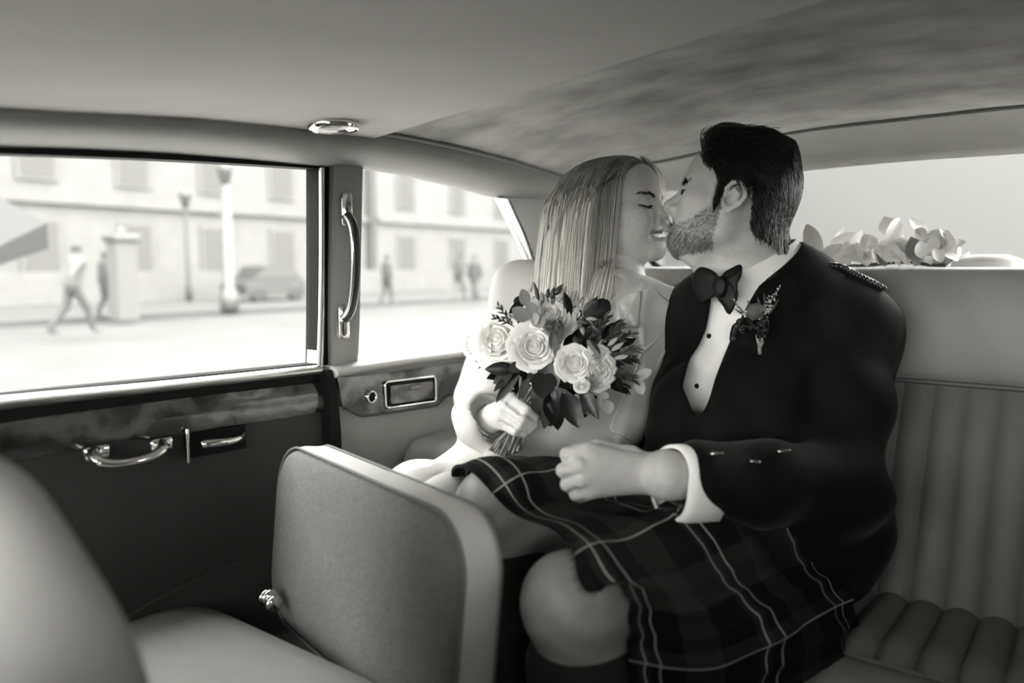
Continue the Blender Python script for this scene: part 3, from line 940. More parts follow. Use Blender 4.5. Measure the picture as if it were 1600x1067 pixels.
def mesh_obj(name, V, Q, material, parent=None, tone=None):
    me = bpy.data.meshes.new(name)
    me.vertices.add(len(V)); me.vertices.foreach_set('co', np.asarray(V, np.float32).ravel())
    me.loops.add(Q.size); me.loops.foreach_set('vertex_index', Q.astype(np.int32).ravel())
    me.polygons.add(len(Q)); me.polygons.foreach_set('loop_start', np.arange(0, Q.size, Q.shape[1], dtype=np.int32))
    me.polygons.foreach_set('loop_total', np.full(len(Q), Q.shape[1], np.int32))
    me.update(calc_edges=True); me.validate()
    smooth(me)
    me.materials.append(material)
    if tone is not None:
        at = me.color_attributes.new('tone', 'FLOAT_COLOR', 'POINT')
        c = np.ones((len(V), 4), np.float32); c[:, :3] = np.asarray(tone, np.float32)[:, None]
        at.data.foreach_set('color', c.ravel())
    o = bpy.data.objects.new(name, me); COL.objects.link(o)
    if parent is not None:
        o.parent = parent; o.matrix_parent_inverse = Matrix.Translation(-Vector(parent.location))
    return o

def tone_mat(name, g, rough, sss=0.15, bump=0.0, bscale=600, spec=0.4, noise=0.05, nscale=60):
    """skin or cloth whose own colour varies with the vertex attribute tone"""
    m = mat(name, g, rough, bump=bump, bscale=bscale, spec=spec, sss=sss, noise=noise, nscale=nscale)
    nt = m.node_tree; b = nt.nodes['Principled BSDF']
    at = nt.nodes.new('ShaderNodeAttribute'); at.attribute_name = 'tone'
    mx = nt.nodes.new('ShaderNodeMix'); mx.data_type = 'RGBA'; mx.blend_type = 'MULTIPLY'; mx.inputs[0].default_value = 1.0
    l = b.inputs['Base Color'].links
    src = l[0].from_socket
    nt.links.new(src, mx.inputs[6]); nt.links.new(at.outputs['Color'], mx.inputs[7])
    nt.links.new(mx.outputs[2], b.inputs['Base Color'])
    return m

def strands(paths, r0, r1=None, sides=3):
    """paths (n, k, 3): one thin tapering tube per strand, in one mesh; returns V, Q"""
    paths = np.asarray(paths, float); n, k, _ = paths.shape
    r1 = r0 * 0.3 if r1 is None else r1
    T = np.gradient(paths, axis=1); T /= np.linalg.norm(T, axis=2)[..., None] + 1e-12
    ref = np.where(np.abs(T[..., 2:3]) < 0.9, np.array([0, 0, 1.0]), np.array([1.0, 0, 0]))
    U = np.cross(T, ref); U /= np.linalg.norm(U, axis=2)[..., None] + 1e-12
    Vv = np.cross(T, U)
    rad = np.linspace(1, 0, k)[None, :, None] * (np.asarray(r0).reshape(-1, 1, 1) - np.asarray(r1).reshape(-1, 1, 1)) + np.asarray(r1).reshape(-1, 1, 1)
    rings = [paths + rad * (U * math.cos(a) + Vv * math.sin(a)) for a in np.linspace(0, 2 * math.pi, sides, endpoint=False)]
    V = np.stack(rings, 2).reshape(-1, 3)                       # n,k,sides
    base = (np.arange(n)[:, None, None] * k + np.arange(k - 1)[None, :, None]) * sides
    s = np.arange(sides)[None, None, :]; s2 = (s + 1) % sides
    Q = np.stack([base + s, base + s2, base + sides + s2, base + sides + s], -1).reshape(-1, 4)
    return V, Q

CAMR = np.stack([RGT, UPV, FWD], 1)          # camera-aligned axes, to read directions off the photograph
def dirc(x, y, z): 
    d = CAMR @ np.array([x, y, z], float); return d / np.linalg.norm(d)
def head_frame(origin, fwd, up, s=1.0):
    x = np.asarray(fwd, float); x /= np.linalg.norm(x)
    z = np.asarray(up, float); z = z - x * z.dot(x); z /= np.linalg.norm(z)
    return Frame(origin, np.stack([x, np.cross(z, x), z], 1), s)
# ---------------------------------------------------------------- heads (local: x forward, y left, z up, origin between the ears; metres)
def build_head(F, H, man):
    zf = 0.86 if man else 0.90
    def mp(p):
        x, y, z = p
        if z < 0.024: z = 0.024 + (z - 0.024) * zf
        if man and z < -0.05 and x > .05: x -= 0.011
        return (x, y, z)
    _c, _e = globals()['cap'], globals()['ell']
    def cap(a, b, ra, rb=None, fr=H): return _c(mp(a), mp(b), ra, rb, fr)
    def ell(c, r, fr=H, rot=None): return _e(mp(c), r, fr, rot)
    def sph(c, r, fr=H): return ell(c, (r, r, r), fr)
    A = lambda p, k=0.01: F.add(p, k)
    # cranium and face mass
    A(ell((0.000 if man else -0.004, 0, 0.040), (0.086 if man else 0.092, 0.074, 0.088 if man else 0.080), H), 0)
    A(ell((0.040, 0, 0.050), (0.058, 0.064, 0.052), H), 0.03)              # forehead
    A(ell((0.042, 0, -0.010), (0.046, 0.060, 0.058), H), 0.02)             # mid face
    A(ell((0.046, 0, -0.055), (0.040, 0.042, 0.036), H), 0.02)             # muzzle
    jw = 0.056 if man else 0.050
    for s in (-1, 1):
        A(cap((-0.002, s * jw, -0.048), (0.072, s * 0.018, -0.086), 0.019 if man else 0.015, 0.016 if man else 0.014, H), 0.025)
        A(cap((-0.006, s * 0.062, -0.005), (-0.002, s * jw, -0.048), 0.017, 0.018, H), 0.02)
        A(ell((0.040, s * 0.036, -0.040), (0.034, 0.024, 0.036), H), 0.02)     # cheek
        A(ell((0.052, s * 0.046, -0.006), (0.026, 0.018, 0.016), H), 0.02)     # cheekbone
    A(ell((0.075, 0, -0.085), (0.020, 0.020 if man else 0.016, 0.017), H), 0.018)     # chin
    A(ell((0.066, 0, -0.030), (0.033, 0.028, 0.022), H), 0.016)            # upper-lip base
    # brow
    br = 0.0095 if man else 0.006
    for s in (-1, 1):
        A(cap((0.090, s * 0.012, 0.0265), (0.076, s * 0.046, 0.029), br, br * .8, H), 0.016)
    A(sph((0.086, 0, 0.030), 0.012, H), 0.014)
    # eye sockets, closed lids
    for s in (-1, 1):
        F.sub(ell((0.098, s * 0.034, 0.014), (0.017, 0.019, 0.011), H), 0.012)
        A(sph((0.0685, s * 0.0335, 0.012), 0.0150, H), 0.004)
        F.sub(cap(H_lid(0.0838, s, 0.0205, -0.3), H_lid(0.0838, s, 0.0205, 0.3), 0.0011, 0.0011, H), 0.002)   # lid crease
    # nose
    nb = 0.0085 if man else 0.0068
    tipx, tipz = (0.1175, -0.024) if man else (0.1120, -0.020)
    A(cap((0.089, 0, 0.020), (tipx - .008, 0, tipz + .004), nb * .85, nb * 1.05, H), 0.010)
    A(sph((tipx - 0.009, 0, tipz), 0.0105 if man else 0.0088, H), 0.006)
    for s in (-1, 1):
        A(ell((0.0945, s * 0.0130, -0.0285), (0.0105, 0.0062, 0.0075), H), 0.006)
        F.sub(ell((0.1000, s * 0.0065, -0.0365), (0.0060, 0.0030, 0.0035), H), 0.002)
    A(cap((0.106, 0, -0.031), (0.0965, 0, -0.0365), 0.0042, 0.005, H), 0.005)    # columella
    # lips
    if man:
        for s in (-1, 1):
            A(cap((0.1090, 0, -0.052), (0.0950, s * 0.021, -0.0575), 0.0062, 0.003, H), 0.005)
            A(cap((0.1085, 0, -0.0645), (0.0950, s * 0.020, -0.060), 0.0070, 0.003, H), 0.005)
            F.sub(cap((0.1165, 0, -0.0580), (0.0995, s * 0.022, -0.0590), 0.0014, 0.0010, H), 0.0016)
    else:
        for s in (-1, 1):
            A(cap((0.0965, 0, -0.0475), (0.0785, s * 0.029, -0.0525), 0.0046, 0.0022, H), 0.005)
            A(cap((0.0925, 0, -0.0655), (0.0775, s * 0.027, -0.0560), 0.0056, 0.0024, H), 0.005)
        F.sub(ell((0.0930, 0, -0.0562), (0.018, 0.0280, 0.0058), H), 0.002)
        for s in (-1, 1): F.sub(cap((0.0860, s * .022, -0.0552), (0.0765, s * 0.0315, -0.0512), 0.0024, 0.0018, H), 0.003)
        for s in (-1, 1):
            A(ell((0.062, s * 0.040, -0.028), (0.024, 0.017, 0.020), H), 0.016)        # smiling cheek
            F.sub(cap((0.0925, s * 0.022, -0.034), (0.0825, s * 0.033, -0.056), 0.0020, 0.0018, H), 0.008)
    # neck muscle base
    # ears
    for s in (-1, 1):
        ex, ez = -0.008, 0.000
        A(ell((ex, s * 0.0775, ez), (0.0150, 0.0045, 0.027), H, rot_z(s * 0.35) @ rot_y(-0.2)), 0.006)
        pts = [(0.008, 0.078, 0.006), (0.0085, 0.0815, 0.018), (0.002, 0.0855, 0.029), (-0.010, 0.0885, 0.032), (-0.021, 0.0900, 0.025), (-0.025, 0.0895, 0.010), (-0.020, 0.0865, -0.006), (-0.010, 0.0825, -0.018), (0.000, 0.0790, -0.027), (0.005, 0.0770, -0.024)]
        for a, b in zip(pts[:-1], pts[1:]):
            A(cap((a[0], s * a[1], a[2]), (b[0], s * b[1], b[2]), 0.0036, 0.0036, H), 0.003)
        A(ell((0.000, s * 0.0785, -0.022), (0.008, 0.0042, 0.009), H), 0.004)      # lobe
        A(cap((0.007, s * 0.078, 0.002), (0.006, s * 0.080, -0.009), 0.0035, 0.003, H), 0.003)   # tragus
        ah = [(-0.004, 0.083, 0.020), (-0.014, 0.086, 0.012), (-0.014, 0.0855, -0.002), (-0.006, 0.082, -0.012)]
        for a, b in zip(ah[:-1], ah[1:]):
            A(cap((a[0], s * a[1], a[2]), (b[0], s * b[1], b[2]), 0.0026, 0.0026, H), 0.003)
        F.sub(ell((-0.003, s * 0.0865, -0.001), (0.0085, 0.0095, 0.011), H), 0.002)
        F.sub(sph((0.001, s * 0.080, -0.003), 0.0035, H), 0.002)

def H_lid(x, s, z, w): return (x - 0.004 * abs(w) * 2, s * (0.034 + 0.03 * w), z - 0.002)
def rot_z(a): c, s = math.cos(a), math.sin(a); return np.array([[c, -s, 0], [s, c, 0], [0, 0, 1]])
def rot_y(a): c, s = math.cos(a), math.sin(a); return np.array([[c, 0, s], [0, 1, 0], [-s, 0, c]])
def rot_x(a): c, s = math.cos(a), math.sin(a); return np.array([[1, 0, 0], [0, c, -s], [0, s, c]])

phm, thm = math.radians(25), math.radians(20)
MH = head_frame(P(1146, 336, 1.30), dirc(-math.cos(phm) * math.cos(thm), math.sin(thm), math.sin(phm) * math.cos(thm)), dirc(math.sin(thm), 1, 0), 1.0)
phw, thw = math.radians(30), math.radians(8)
WH = head_frame(P(959, 344, 1.43), dirc(math.cos(phw) * math.cos(thw), math.sin(thw), -math.sin(phw) * math.cos(thw)), dirc(-math.sin(thw), 1, 0.0), 0.93)

def to_px(X, Y, Z):
    """pixel position and depth of world points, for measuring outlines of clothes"""
    x, y, z = X - CAM[0], Y - CAM[1], Z - CAM[2]
    d = x * FWD[0] + y * FWD[1] + z * FWD[2]
    d = np.maximum(d, 0.05)
    return 800 + FPX * (x * RGT[0] + y * RGT[1] + z * RGT[2]) / d, 533.5 - FPX * (x * UPV[0] + y * UPV[1] + z * UPV[2]) / d, d
def poly_sdf(px, py, poly):
    """signed distance in pixels, negative inside"""
    poly = np.asarray(poly, float); best = np.full(px.shape, 1e9, np.float32); ins = np.zeros(px.shape, bool)
    n = len(poly)
    for i in range(n):
        a, b = poly[i], poly[(i + 1) % n]
        ex, ey = b - a
        t = np.clip(((px - a[0]) * ex + (py - a[1]) * ey) / (ex * ex + ey * ey), 0, 1)
        best = np.minimum(best, (px - a[0] - t * ex) ** 2 + (py - a[1] - t * ey) ** 2)
        c = (a[1] > py) != (b[1] > py)
        ins ^= c & (px < (b[0] - a[0]) * (py - a[1]) / ((b[1] - a[1]) or 1e-9) + a[0])
    return np.where(ins, -1, 1) * np.sqrt(best)
# ================================================================ THE MAN
SKIN_M = tone_mat('skin_of_man', 0.52, 0.48, sss=0.12, bump=0.12, bscale=700, noise=0.06, nscale=90)
SKIN_W = tone_mat('skin_of_woman', 0.55, 0.45, sss=0.12, bump=0.05, bscale=800, noise=0.07, nscale=160)
VELVET = mat('black_velvet', 0.005, 0.8, sheen=0.05, spec=0.10, noise=0.2, nscale=30, bump=0.15, bscale=500)
SATIN = mat('black_satin', 0.004, 0.5, spec=0.22)
SHIRT = mat('white_cotton_shirt', 0.90, 0.85, bump=0.12, bscale=900, spec=0.2)
DARKHAIR = mat('dark_brown_hair', 0.010, 0.42, spec=0.4)

def tube_sdf(F, pts, radii, k=0.02):
    for i in range(len(pts) - 1): F.add(cap(pts[i], pts[i + 1], radii[i], radii[i + 1]), k)

mSHL = P(1328, 524, 1.29); mSHR = P(1085, 500, 1.47); mNECK = P(1192, 440, 1.345)
mELB = P(1312, 765, 1.11); mWR = P(1040, 742, 0.965)
mPEL = P(1175, 800, 1.30); mCHEST = P(1195, 600, 1.33)
mHIPL = P(1215, 850, 1.20); mHIPR = P(1085, 810, 1.34)
mKNL = P(893, 936, 0.865); mKNR = P(776, 792, 1.03)
man = empty('person', (mPEL[0], mPEL[1], 0.06), 'bearded dark-haired man in black velvet jacket and tartan kilt kissing the woman', 'person')

hand_m = dict(w=P(1034, 741, .985), fingers=[
    # MCP, PIP, DIP, tip
    [P(919, 705, .965), P(886, 710, .972), P(894, 722, 1.005), P(915, 724, 1.010)],
    [P(908, 727, .955), P(880, 735, .968), P(888, 744, 1.002), P(910, 744, 1.008)],
    [P(910, 749, .957), P(886, 757, .972), P(893, 763, 1.002), P(912, 762, 1.006)],
    [P(922, 768, .966), P(899, 773, .980), P(905, 777, 1.002), P(920, 776, 1.004)]],
    thumb=[P(985, 716, 1.005), P(935, 700, 1.005), P(900, 706, 1.015), P(885, 716, 1.02)])

def add_hand(F, h, s, k=0.006):
    w = h['w']
    rr_ = [0.0090, 0.0092, 0.0086, 0.0076]
    for i, f in enumerate(h['fingers']):
        r = rr_[i] * s
        F.add(cap(w + (f[0] - w) * 0.12, f[0], 0.0175 * s, r * 1.22), 0.012)        # metacarpal
        F.add(cap(f[0], f[1], r * 1.14, r * 1.00), 0.0022)
        F.add(cap(f[1], f[2], r * 1.02, r * 0.9), 0.003)
        F.add(cap(f[2], f[3], r * 0.92, r * 0.74), 0.003)
        F.add(sph(f[0], r * 1.25), 0.003)
    for i in range(3):      # web of the palm
        a = h['fingers'][i][0]; b = h['fingers'][i + 1][0]
        F.add(cap(w + ((a + b) / 2 - w) * 0.2, w + ((a + b) / 2 - w) * 0.88, 0.0165 * s, 0.0115 * s), 0.010)
    fs_ = h['fingers']; dors = np.mean([(f[0] + f[1]) / 2 for f in fs_], 0) - np.mean([f[2] for f in fs_] + h['thumb'][1:3], 0); dors /= np.linalg.norm(dors)
    for i in range(3):      # clefts between the fingers
        p0 = (fs_[i][0] + fs_[i + 1][0]) / 2; p1 = (fs_[i][1] + fs_[i + 1][1]) / 2; o_ = dors * rr_[i] * s * .95
        F.sub(cap(p0 + (p1 - p0) * .02 + o_ * 1.25, p1 + o_, 0.0012 * s, 0.0030 * s), 0.0035)
    t = h['thumb']
    F.add(cap(w, t[0], 0.016 * s, 0.0155 * s), 0.012)
    F.add(cap(t[0], t[1], 0.0145 * s, 0.0118 * s), 0.010); F.add(cap(t[1], t[2], 0.0112 * s, 0.0100 * s), 0.003); F.add(cap(t[2], t[3], 0.0100 * s, 0.0078 * s), 0.003)

def box_of(pts, m):
    pts = np.asarray(pts); return pts.min(0) - m, pts.max(0) + m

hw = [hand_m['w']] + [p for f in hand_m['fingers'] for p in f] + hand_m['thumb']
hl, hh = box_of(hw, 0.03)
lo, hi = box_of([MH.pt((0.05, 0, 0.1)), mSHL, mSHR, mKNL, mKNR, mHIPL, mHIPR, mKNL + [0, -.05, -.5]], 0.15)
fin = [[(MH.t[k] - .145, MH.t[k] + .145, .0023), (hl[k], hh[k], .0026)] for k in range(3)]
FM = Field(*[axis(lo[k], hi[k] + (0.04 if k == 2 else 0), .0085, fin[k]) for k in range(3)])
build_head(FM, MH, True)
# neck, torso, arms, legs
A = FM.add
A(cap(MH.pt((-0.030, 0, -0.03)), mNECK + [0, 0, -.01], 0.056, 0.066), 0.025)
A(cap(MH.pt((0.030, 0, -0.075)), mNECK + dirc(-.6, 0, 0) * 0.02, 0.030, 0.045), 0.02)
for sh in (mSHL, mSHR): A(cap(mNECK + [0, 0, -.015], sh, 0.055, 0.050), 0.05)
A(ell(mCHEST + (mNECK - mCHEST) * .35, (.165, .11, .15), WORLD, rot_z(0.35)), 0.05)
A(cap(mCHEST, mPEL, 0.13, 0.135), 0.06)
tube_sdf(FM, [mSHL, mELB, mWR, hand_m['w']], [0.056, 0.041, 0.027, 0.025], 0.02)
relb = P(1030, 590, 1.60)
tube_sdf(FM, [mSHR, relb, P(900, 560, 1.62)], [0.054, 0.040, 0.03], 0.02)
for hp, kn in ((mHIPL, mKNL), (mHIPR, mKNR)):
    ank = kn + np.array([0.03 if kn is mKNL else 0.0, 0.03, -0.46])
    tube_sdf(FM, [hp, hp + (kn - hp) * .5, kn], [0.088, 0.072, 0.052], 0.03)
    A(sph(kn + dirc(-.35, .05, -.6) * 0.014, 0.042), 0.03)                       # knee cap
    tube_sdf(FM, [kn + [0, 0.012, -.03], kn + (ank - kn) * .35 + np.array([0, .02, 0]), ank], [0.049, 0.053, 0.036], 0.03)
    A(cap(ank, ank + np.array([-.03, -.17, -.05]), 0.036, 0.028), 0.02)
add_hand(FM, hand_m, 0.98)
V, Q = FM.mesh()
V = smooth_mesh(V, Q, 1, 0.35)

# skin tones: stubble, lips, scalp under the hair
L = (V - MH.t) @ MH.R / MH.s
hx = np.array([-.16, -.06, -.045, -.03, 0.0, .011, .014, .026, .030, .038, .05, .065, .085, .12])
hz = np.array([-.028, -.026, -.03, .022, .036, .030, -.008, -.008, .03, .046, .053, .062, .074, .080])
def m_hair(L): return (L[:, 2] > np.interp(L[:, 0], hx, hz)) & (L[:, 2] > -0.085) & (np.linalg.norm(L, axis=1) < .16)
def m_beard(L):
    up = np.interp(L[:, 0], [-.02, 0.012, .03, .05, .075, .09, .105], [-.05, -.0, -.014, -.040, -.050, -.044, -.037])
    dn = np.interp(L[:, 0], [-.02, 0.0, .03, .06, .09], [-.06, -.068, -.086, -.096, -.105])
    lip = (np.abs(L[:, 2] + .0478) < .0105) & (np.abs(L[:, 1]) < .024) & (L[:, 0] > .074)
    return (L[:, 2] < up) & (L[:, 2] > dn) & (L[:, 0] > 0.004) & (np.abs(L[:, 1]) < .09) & ~lip & (L[:, 0] < .115)
tone = np.ones(len(V))
tone[m_hair(L)] = 0.06
tone[m_beard(L)] *= 0.70
lipm = (np.abs(L[:, 2] + .0478) < .0085) & (np.abs(L[:, 1]) < .022) & (L[:, 0] > .08)
tone[lipm] *= 0.62
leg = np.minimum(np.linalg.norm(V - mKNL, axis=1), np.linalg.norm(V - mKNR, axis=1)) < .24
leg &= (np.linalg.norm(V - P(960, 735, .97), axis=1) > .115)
tone[leg] = .62 + .10 * np.sin(V[leg, 2] * 150 + 3 * np.sin(V[leg, 0] * 60))     # knee shade painted into the leg tone, with hair-like streaks
a = Q.ravel(); b = np.roll(Q, -1, 1).ravel()
for _ in range(3):
    S = np.bincount(a, tone[b], len(V)) + np.bincount(b, tone[a], len(V)); n_ = np.bincount(a, minlength=len(V)) + np.bincount(b, minlength=len(V))
    tone = 0.4 * tone + 0.6 * S / n_
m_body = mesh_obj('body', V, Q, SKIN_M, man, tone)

# ---- hair, eyebrows, lashes and beard as strands rooted on the skin
def pick(mask, n):
    idx = np.where(mask)[0]
    return idx[RNG.integers(0, len(idx), n)] if len(idx) else idx
def local_dir(fr, v): return np.asarray(v) @ fr.R.T
idx = pick(m_hair(L) & (np.abs(L[:, 1]) < .11), 13000)
root = V[idx] + RNG.normal(0, .0012, (len(idx), 3)); nrm = FM.grad(root); l = L[idx]
top = np.clip((l[:, 2] - 0.055) / 0.05, 0, 1)[:, None]
front = np.clip((l[:, 0] - 0.02) / 0.05, 0, 1)[:, None]
back = np.clip((-l[:, 0] - 0.03) / 0.05, 0, 1)[:, None]
sw = local_dir(MH, np.concatenate([-0.62 - 0.25 * top, np.sign(l[:, 1:2]) * 0.05 * (1 - top), -0.70 * (1 - top) + 0.05 * top], 1))
d = nrm * (0.10 + 1.0 * top * (0.5 + .6 * front)) + sw * (1 - .75 * top * front) + RNG.normal(0, .06, root.shape)
d /= np.linalg.norm(d, axis=1)[:, None]
length = (0.017 + 0.042 * top[:, 0] + 0.006 * back[:, 0]) * RNG.uniform(.75, 1.2, len(idx))
steps = 6; pth = [root - nrm * 0.002]; p = root; dd = d
curl = local_dir(MH, np.concatenate([-0.5 + 0 * top, 0 * top, -0.55 * (1 - top) - .12], 1))
maxd = 0.007 + 0.026 * top[:, 0] + 0.022 * (top * front)[:, 0] + 0.003 * back[:, 0]
maxd = maxd * RNG.uniform(.75, 1.05, len(idx))
jit = RNG.uniform(.7, 1.05, len(idx))
for i in range(steps):
    dd = dd + curl * 0.32; dd /= np.linalg.norm(dd, axis=1)[:, None]
    p = p + dd * (length / steps)[:, None]
    lc = (p - MH.t) @ MH.R / MH.s
    tp_ = np.clip((lc[:, 2] - 0.05) / 0.06, 0, 1); fr_2 = np.clip((lc[:, 0] + .01) / .08, 0, 1); bk_ = np.clip((-lc[:, 0] - .05) / .03, 0, 1)
    maxd = (0.007 + 0.024 * tp_ * (1 - .75 * bk_) + 0.022 * tp_ * fr_2) * jit
    q = FM.value(p); g = FM.grad(p); lim = 0.003 + .0006 * i
    p = p + g * np.clip(lim - q, 0, .02)[:, None] - g * np.clip(q - maxd, 0, .04)[:, None]
    out_ = np.maximum(0, (dd * g).sum(1)) * np.clip((q - .5 * maxd) / .01, 0, 1)
    dd = dd - g * (out_ * .7)[:, None]
    pth.append(p)
pth = np.stack(pth, 1); lc = (pth - MH.t) @ MH.R / MH.s
pth = pth[~((lc[..., 0] > .098) | ((lc[..., 0] > .075) & (lc[..., 2] < .085))).any(1)]
hV, hQ = strands(pth, 0.00085, 0.0004)
m_hair_o = mesh_obj('hair', hV, hQ, DARKHAIR, man)
# beard
BEARD = mat('light_brown_beard', 0.20, 0.5, spec=0.35)
near = V[:, 2] > 0.9
idx = pick(m_beard(L) & near, 3800)
root = V[idx] + RNG.normal(0, .0010, (len(idx), 3)); nrm = FM.grad(root); l = L[idx]
d = nrm * 0.45 + local_dir(MH, np.stack([0.05 + 0 * l[:, 0], 0 * l[:, 0], -0.9 + 0 * l[:, 0]], 1)) + RNG.normal(0, .22, root.shape); d /= np.linalg.norm(d, axis=1)[:, None]
ln = RNG.uniform(.003, .0065, len(idx)) * np.where(l[:, 2] < -.06, 1.25, .8)
p = root[:, None] + d[:, None] * (ln[:, None] * np.linspace(-0.1, 1, 4)[None])[..., None]
bV, bQ = strands(p, 0.00030, 0.00015)
mesh_obj('beard', bV, bQ, BEARD, man)
def arc_strands(fr, F, centre_pts, n, ln, dirv, spread, r, material, name, parent, off=0.0):
    c = np.asarray(centre_pts, float)
    t = RNG.uniform(0, 1, n) * (len(c) - 1); i = np.minimum(t.astype(int), len(c) - 2); fq = (t - i)[:, None]
    q = c[i] * (1 - fq) + c[i + 1] * fq + RNG.normal(0, spread, (n, 3))
    w = F.snap(fr.pts(q), off)
    g = F.grad(w)
    dv = local_dir(fr, np.asarray(dirv, float))[None] + g * 0.5 + RNG.normal(0, .2, (n, 3)); dv /= np.linalg.norm(dv, axis=1)[:, None]
    pp = w[:, None] + dv[:, None] * (RNG.uniform(.6, 1.1, (n, 1)) * ln * np.linspace(-.1, 1, 4)[None])[..., None]
    v_, q_ = strands(pp, r, r * .4)
    return mesh_obj(name, v_, q_, material, parent)
for s in (1, -1):
    arc_strands(MH, FM, [(0.093, s * .013, .025), (.088, s * .030, .029), (.072, s * .050, .026)], 220, .0065, (-.1, s * .8, .1), .0014, .0004, DARKHAIR, 'eyebrow', man)
    arc_strands(MH, FM, [(0.083, s * .022, .0075), (.0855, s * .034, .0045), (.078, s * .047, .006)], 90, .007, (.7, s * .2, -.5), .0005, .0004, DARKHAIR, 'eyelash', man)

# ---- shirt: solid just outside the body, standing collar, cuff
FS = Field(*[axis(lo[k], hi[k], .0055, []) for k in range(3)])
A = FS.add
A(ell(mCHEST + (mNECK - mCHEST) * .35, (.178, .120, .158), WORLD, rot_z(0.35)), 0)
A(cap(mCHEST, mPEL, 0.142, 0.146), 0.06)
for sh in (mSHL, mSHR): A(cap(mNECK + [0, 0, -.03], sh, 0.058, 0.054), 0.05)
FS.cut(lambda X, Y, Z: Z - 0.955)
wob = lambda X, Y, Z: 0.0022 * np.sin(60 * X + 25 * Z + 2 * np.sin(22 * Z)) * np.sin(31 * Z + 8 * X)
FS.disp(wob, lo, hi)
V, Q = FS.mesh()
V = smooth_mesh(V, Q, 2)
mesh_obj('shirt', V, Q, SHIRT, man)
# collar: a standing band around the neck, higher at the nape
cN, cF = P(1232, 376, 1.335), P(1108, 446, 1.285)
cC = (cN + cF) / 2; e1 = (cN - cF) / 2; r1_ = np.linalg.norm(e1); e1 = e1 / r1_
e2 = FWD - e1 * FWD.dot(e1); e2 /= np.linalg.norm(e2)
e3 = np.cross(e1, e2)
if e3[2] < 0: e3 = -e3
v = []
nc = 48
def ring_pt(a, r, h):
    dip = 0.004 * math.sin(a) ** 2
    return cC + e1 * (r1_ + r) * math.cos(a) + e2 * (0.066 + r) * math.sin(a) + e3 * (h - dip)
for i in range(nc):
    a = 2 * math.pi * i / nc
    for r, h in ((0.026, -0.065), (0.010, -0.032), (0.0015, -0.001), (0.0, 0.0), (-0.0025, -0.002), (-0.001, -0.03)):
        v.append(ring_pt(a, r, h))
obj('shirt_collar', v, grid_faces(nc, 6, True, False), SHIRT, man)

# ---- jacket
OPEN = [(1240, 352), (1236, 382), (1222, 400), (1205, 420), (1184, 448), (1165, 482), (1146, 520), (1131, 556), (1117, 592), (1109, 622), (1100, 642), (1090, 650), (1081, 640), (1074, 622), (1066, 604), (1070, 590), (1078, 560), (1092, 540), (1103, 515), (1108, 490), (1112, 462), (1090, 450), (1110, 425), (1130, 400), (1180, 340)]
FJ = Field(*[axis(lo[k], hi[k], .0050, []) for k in range(3)])
A = FJ.add
A(ell(mCHEST + (mNECK - mCHEST) * .36, (.195, .136, .166), WORLD, rot_z(0.35)), 0)
A(cap(mCHEST, mPEL, 0.160, 0.165), 0.06)
A(ell(P(1130, 690, 1.235), (.13, .10, .14)), 0.06)
for sh in (mSHL, mSHR): A(cap(mNECK + [0, 0, -.03], sh, 0.066, 0.072), 0.05)
A(sph(mSHL, 0.070), 0.04)
tube_sdf(FJ, [mSHL, mSHL + (mELB - mSHL) * .5, mELB, mELB + (mWR - mELB) * .5, mWR + (mELB - mWR) * 0.16], [0.066, 0.064, 0.060, 0.053, 0.046], 0.03)
tube_sdf(FJ, [mSHR, relb, P(900, 560, 1.62)], [0.07, 0.055, 0.045], 0.03)
# jacket skirts spreading over the hips
A(cap(mHIPL + [0.03, .06, 0.02], mHIPL + [0.0, -.02, .02], 0.125, 0.11), 0.05)
def jfold(X, Y, Z):
    return 0.0045 * np.sin(38 * Z + 30 * X + 14 * Y + 1.5 * np.sin(17 * X)) * np.clip((0.98 - Z) / .25, 0.15, 1) + 0.003 * np.sin(70 * Z - 40 * X)* np.clip((0.86 - Z) / .2, 0, 1)
FJ.disp(jfold, lo, hi)
for a_, b_, r_ in ((P(1412, 588, 1.22), P(1375, 612, 1.20), .006), (P(1405, 650, 1.21), P(1375, 662, 1.18), .005)): FJ.sub(cap(a_, b_, r_), .022)
# open front and neck
gx, gy, gz = FJ._grid((slice(None),) * 3)
px_, py_, d_ = to_px(gx, gy, gz)
sd = poly_sdf(px_, py_, OPEN) * d_ / FPX
sdn = np.where(d_ < 1.34, sd, 1.0)
FJ.F = np.maximum(FJ.F, -sdn.astype(np.float32))
# raised lapel along the near side of the opening
LAP = [(1250, 392), (1262, 420), (1240, 470), (1212, 520), (1185, 548), (1150, 600), (1120, 640), (1100, 655), (1113, 615), (1140, 540), (1166, 482), (1205, 420), (1236, 384)]
lp = poly_sdf(px_, py_, LAP) * d_ / FPX
FJ.F -= (0.004 * np.clip(-lp / 0.003, 0, 1) * (d_ < 1.36)).astype(np.float32)
FJ.sub(cap(cC - e3 * .03, cC + e3 * .08, 0.078, 0.10), 0.004)
V, Q = FJ.mesh()
V = smooth_mesh(V, Q, 2, .5)
mesh_obj('jacket', V, Q, VELVET, man)
# jacket collar standing behind the neck
v = []
for i in range(34):
    a = math.radians(-112 + 224 * i / 33)
    fr_ = min(1, min(i, 33 - i) / 10)
    for r, h in ((0.050, -0.085), (0.030, -0.052 + .01 * fr_), (0.012, -0.030 + .018 * fr_), (0.008, -0.028 + .018 * fr_), (0.005, -0.032 + .018 * fr_), (0.008, -0.06)):
        v.append(ring_pt(a, r, h))
obj('jacket_collar', v, grid_faces(34, 6), VELVET, man)

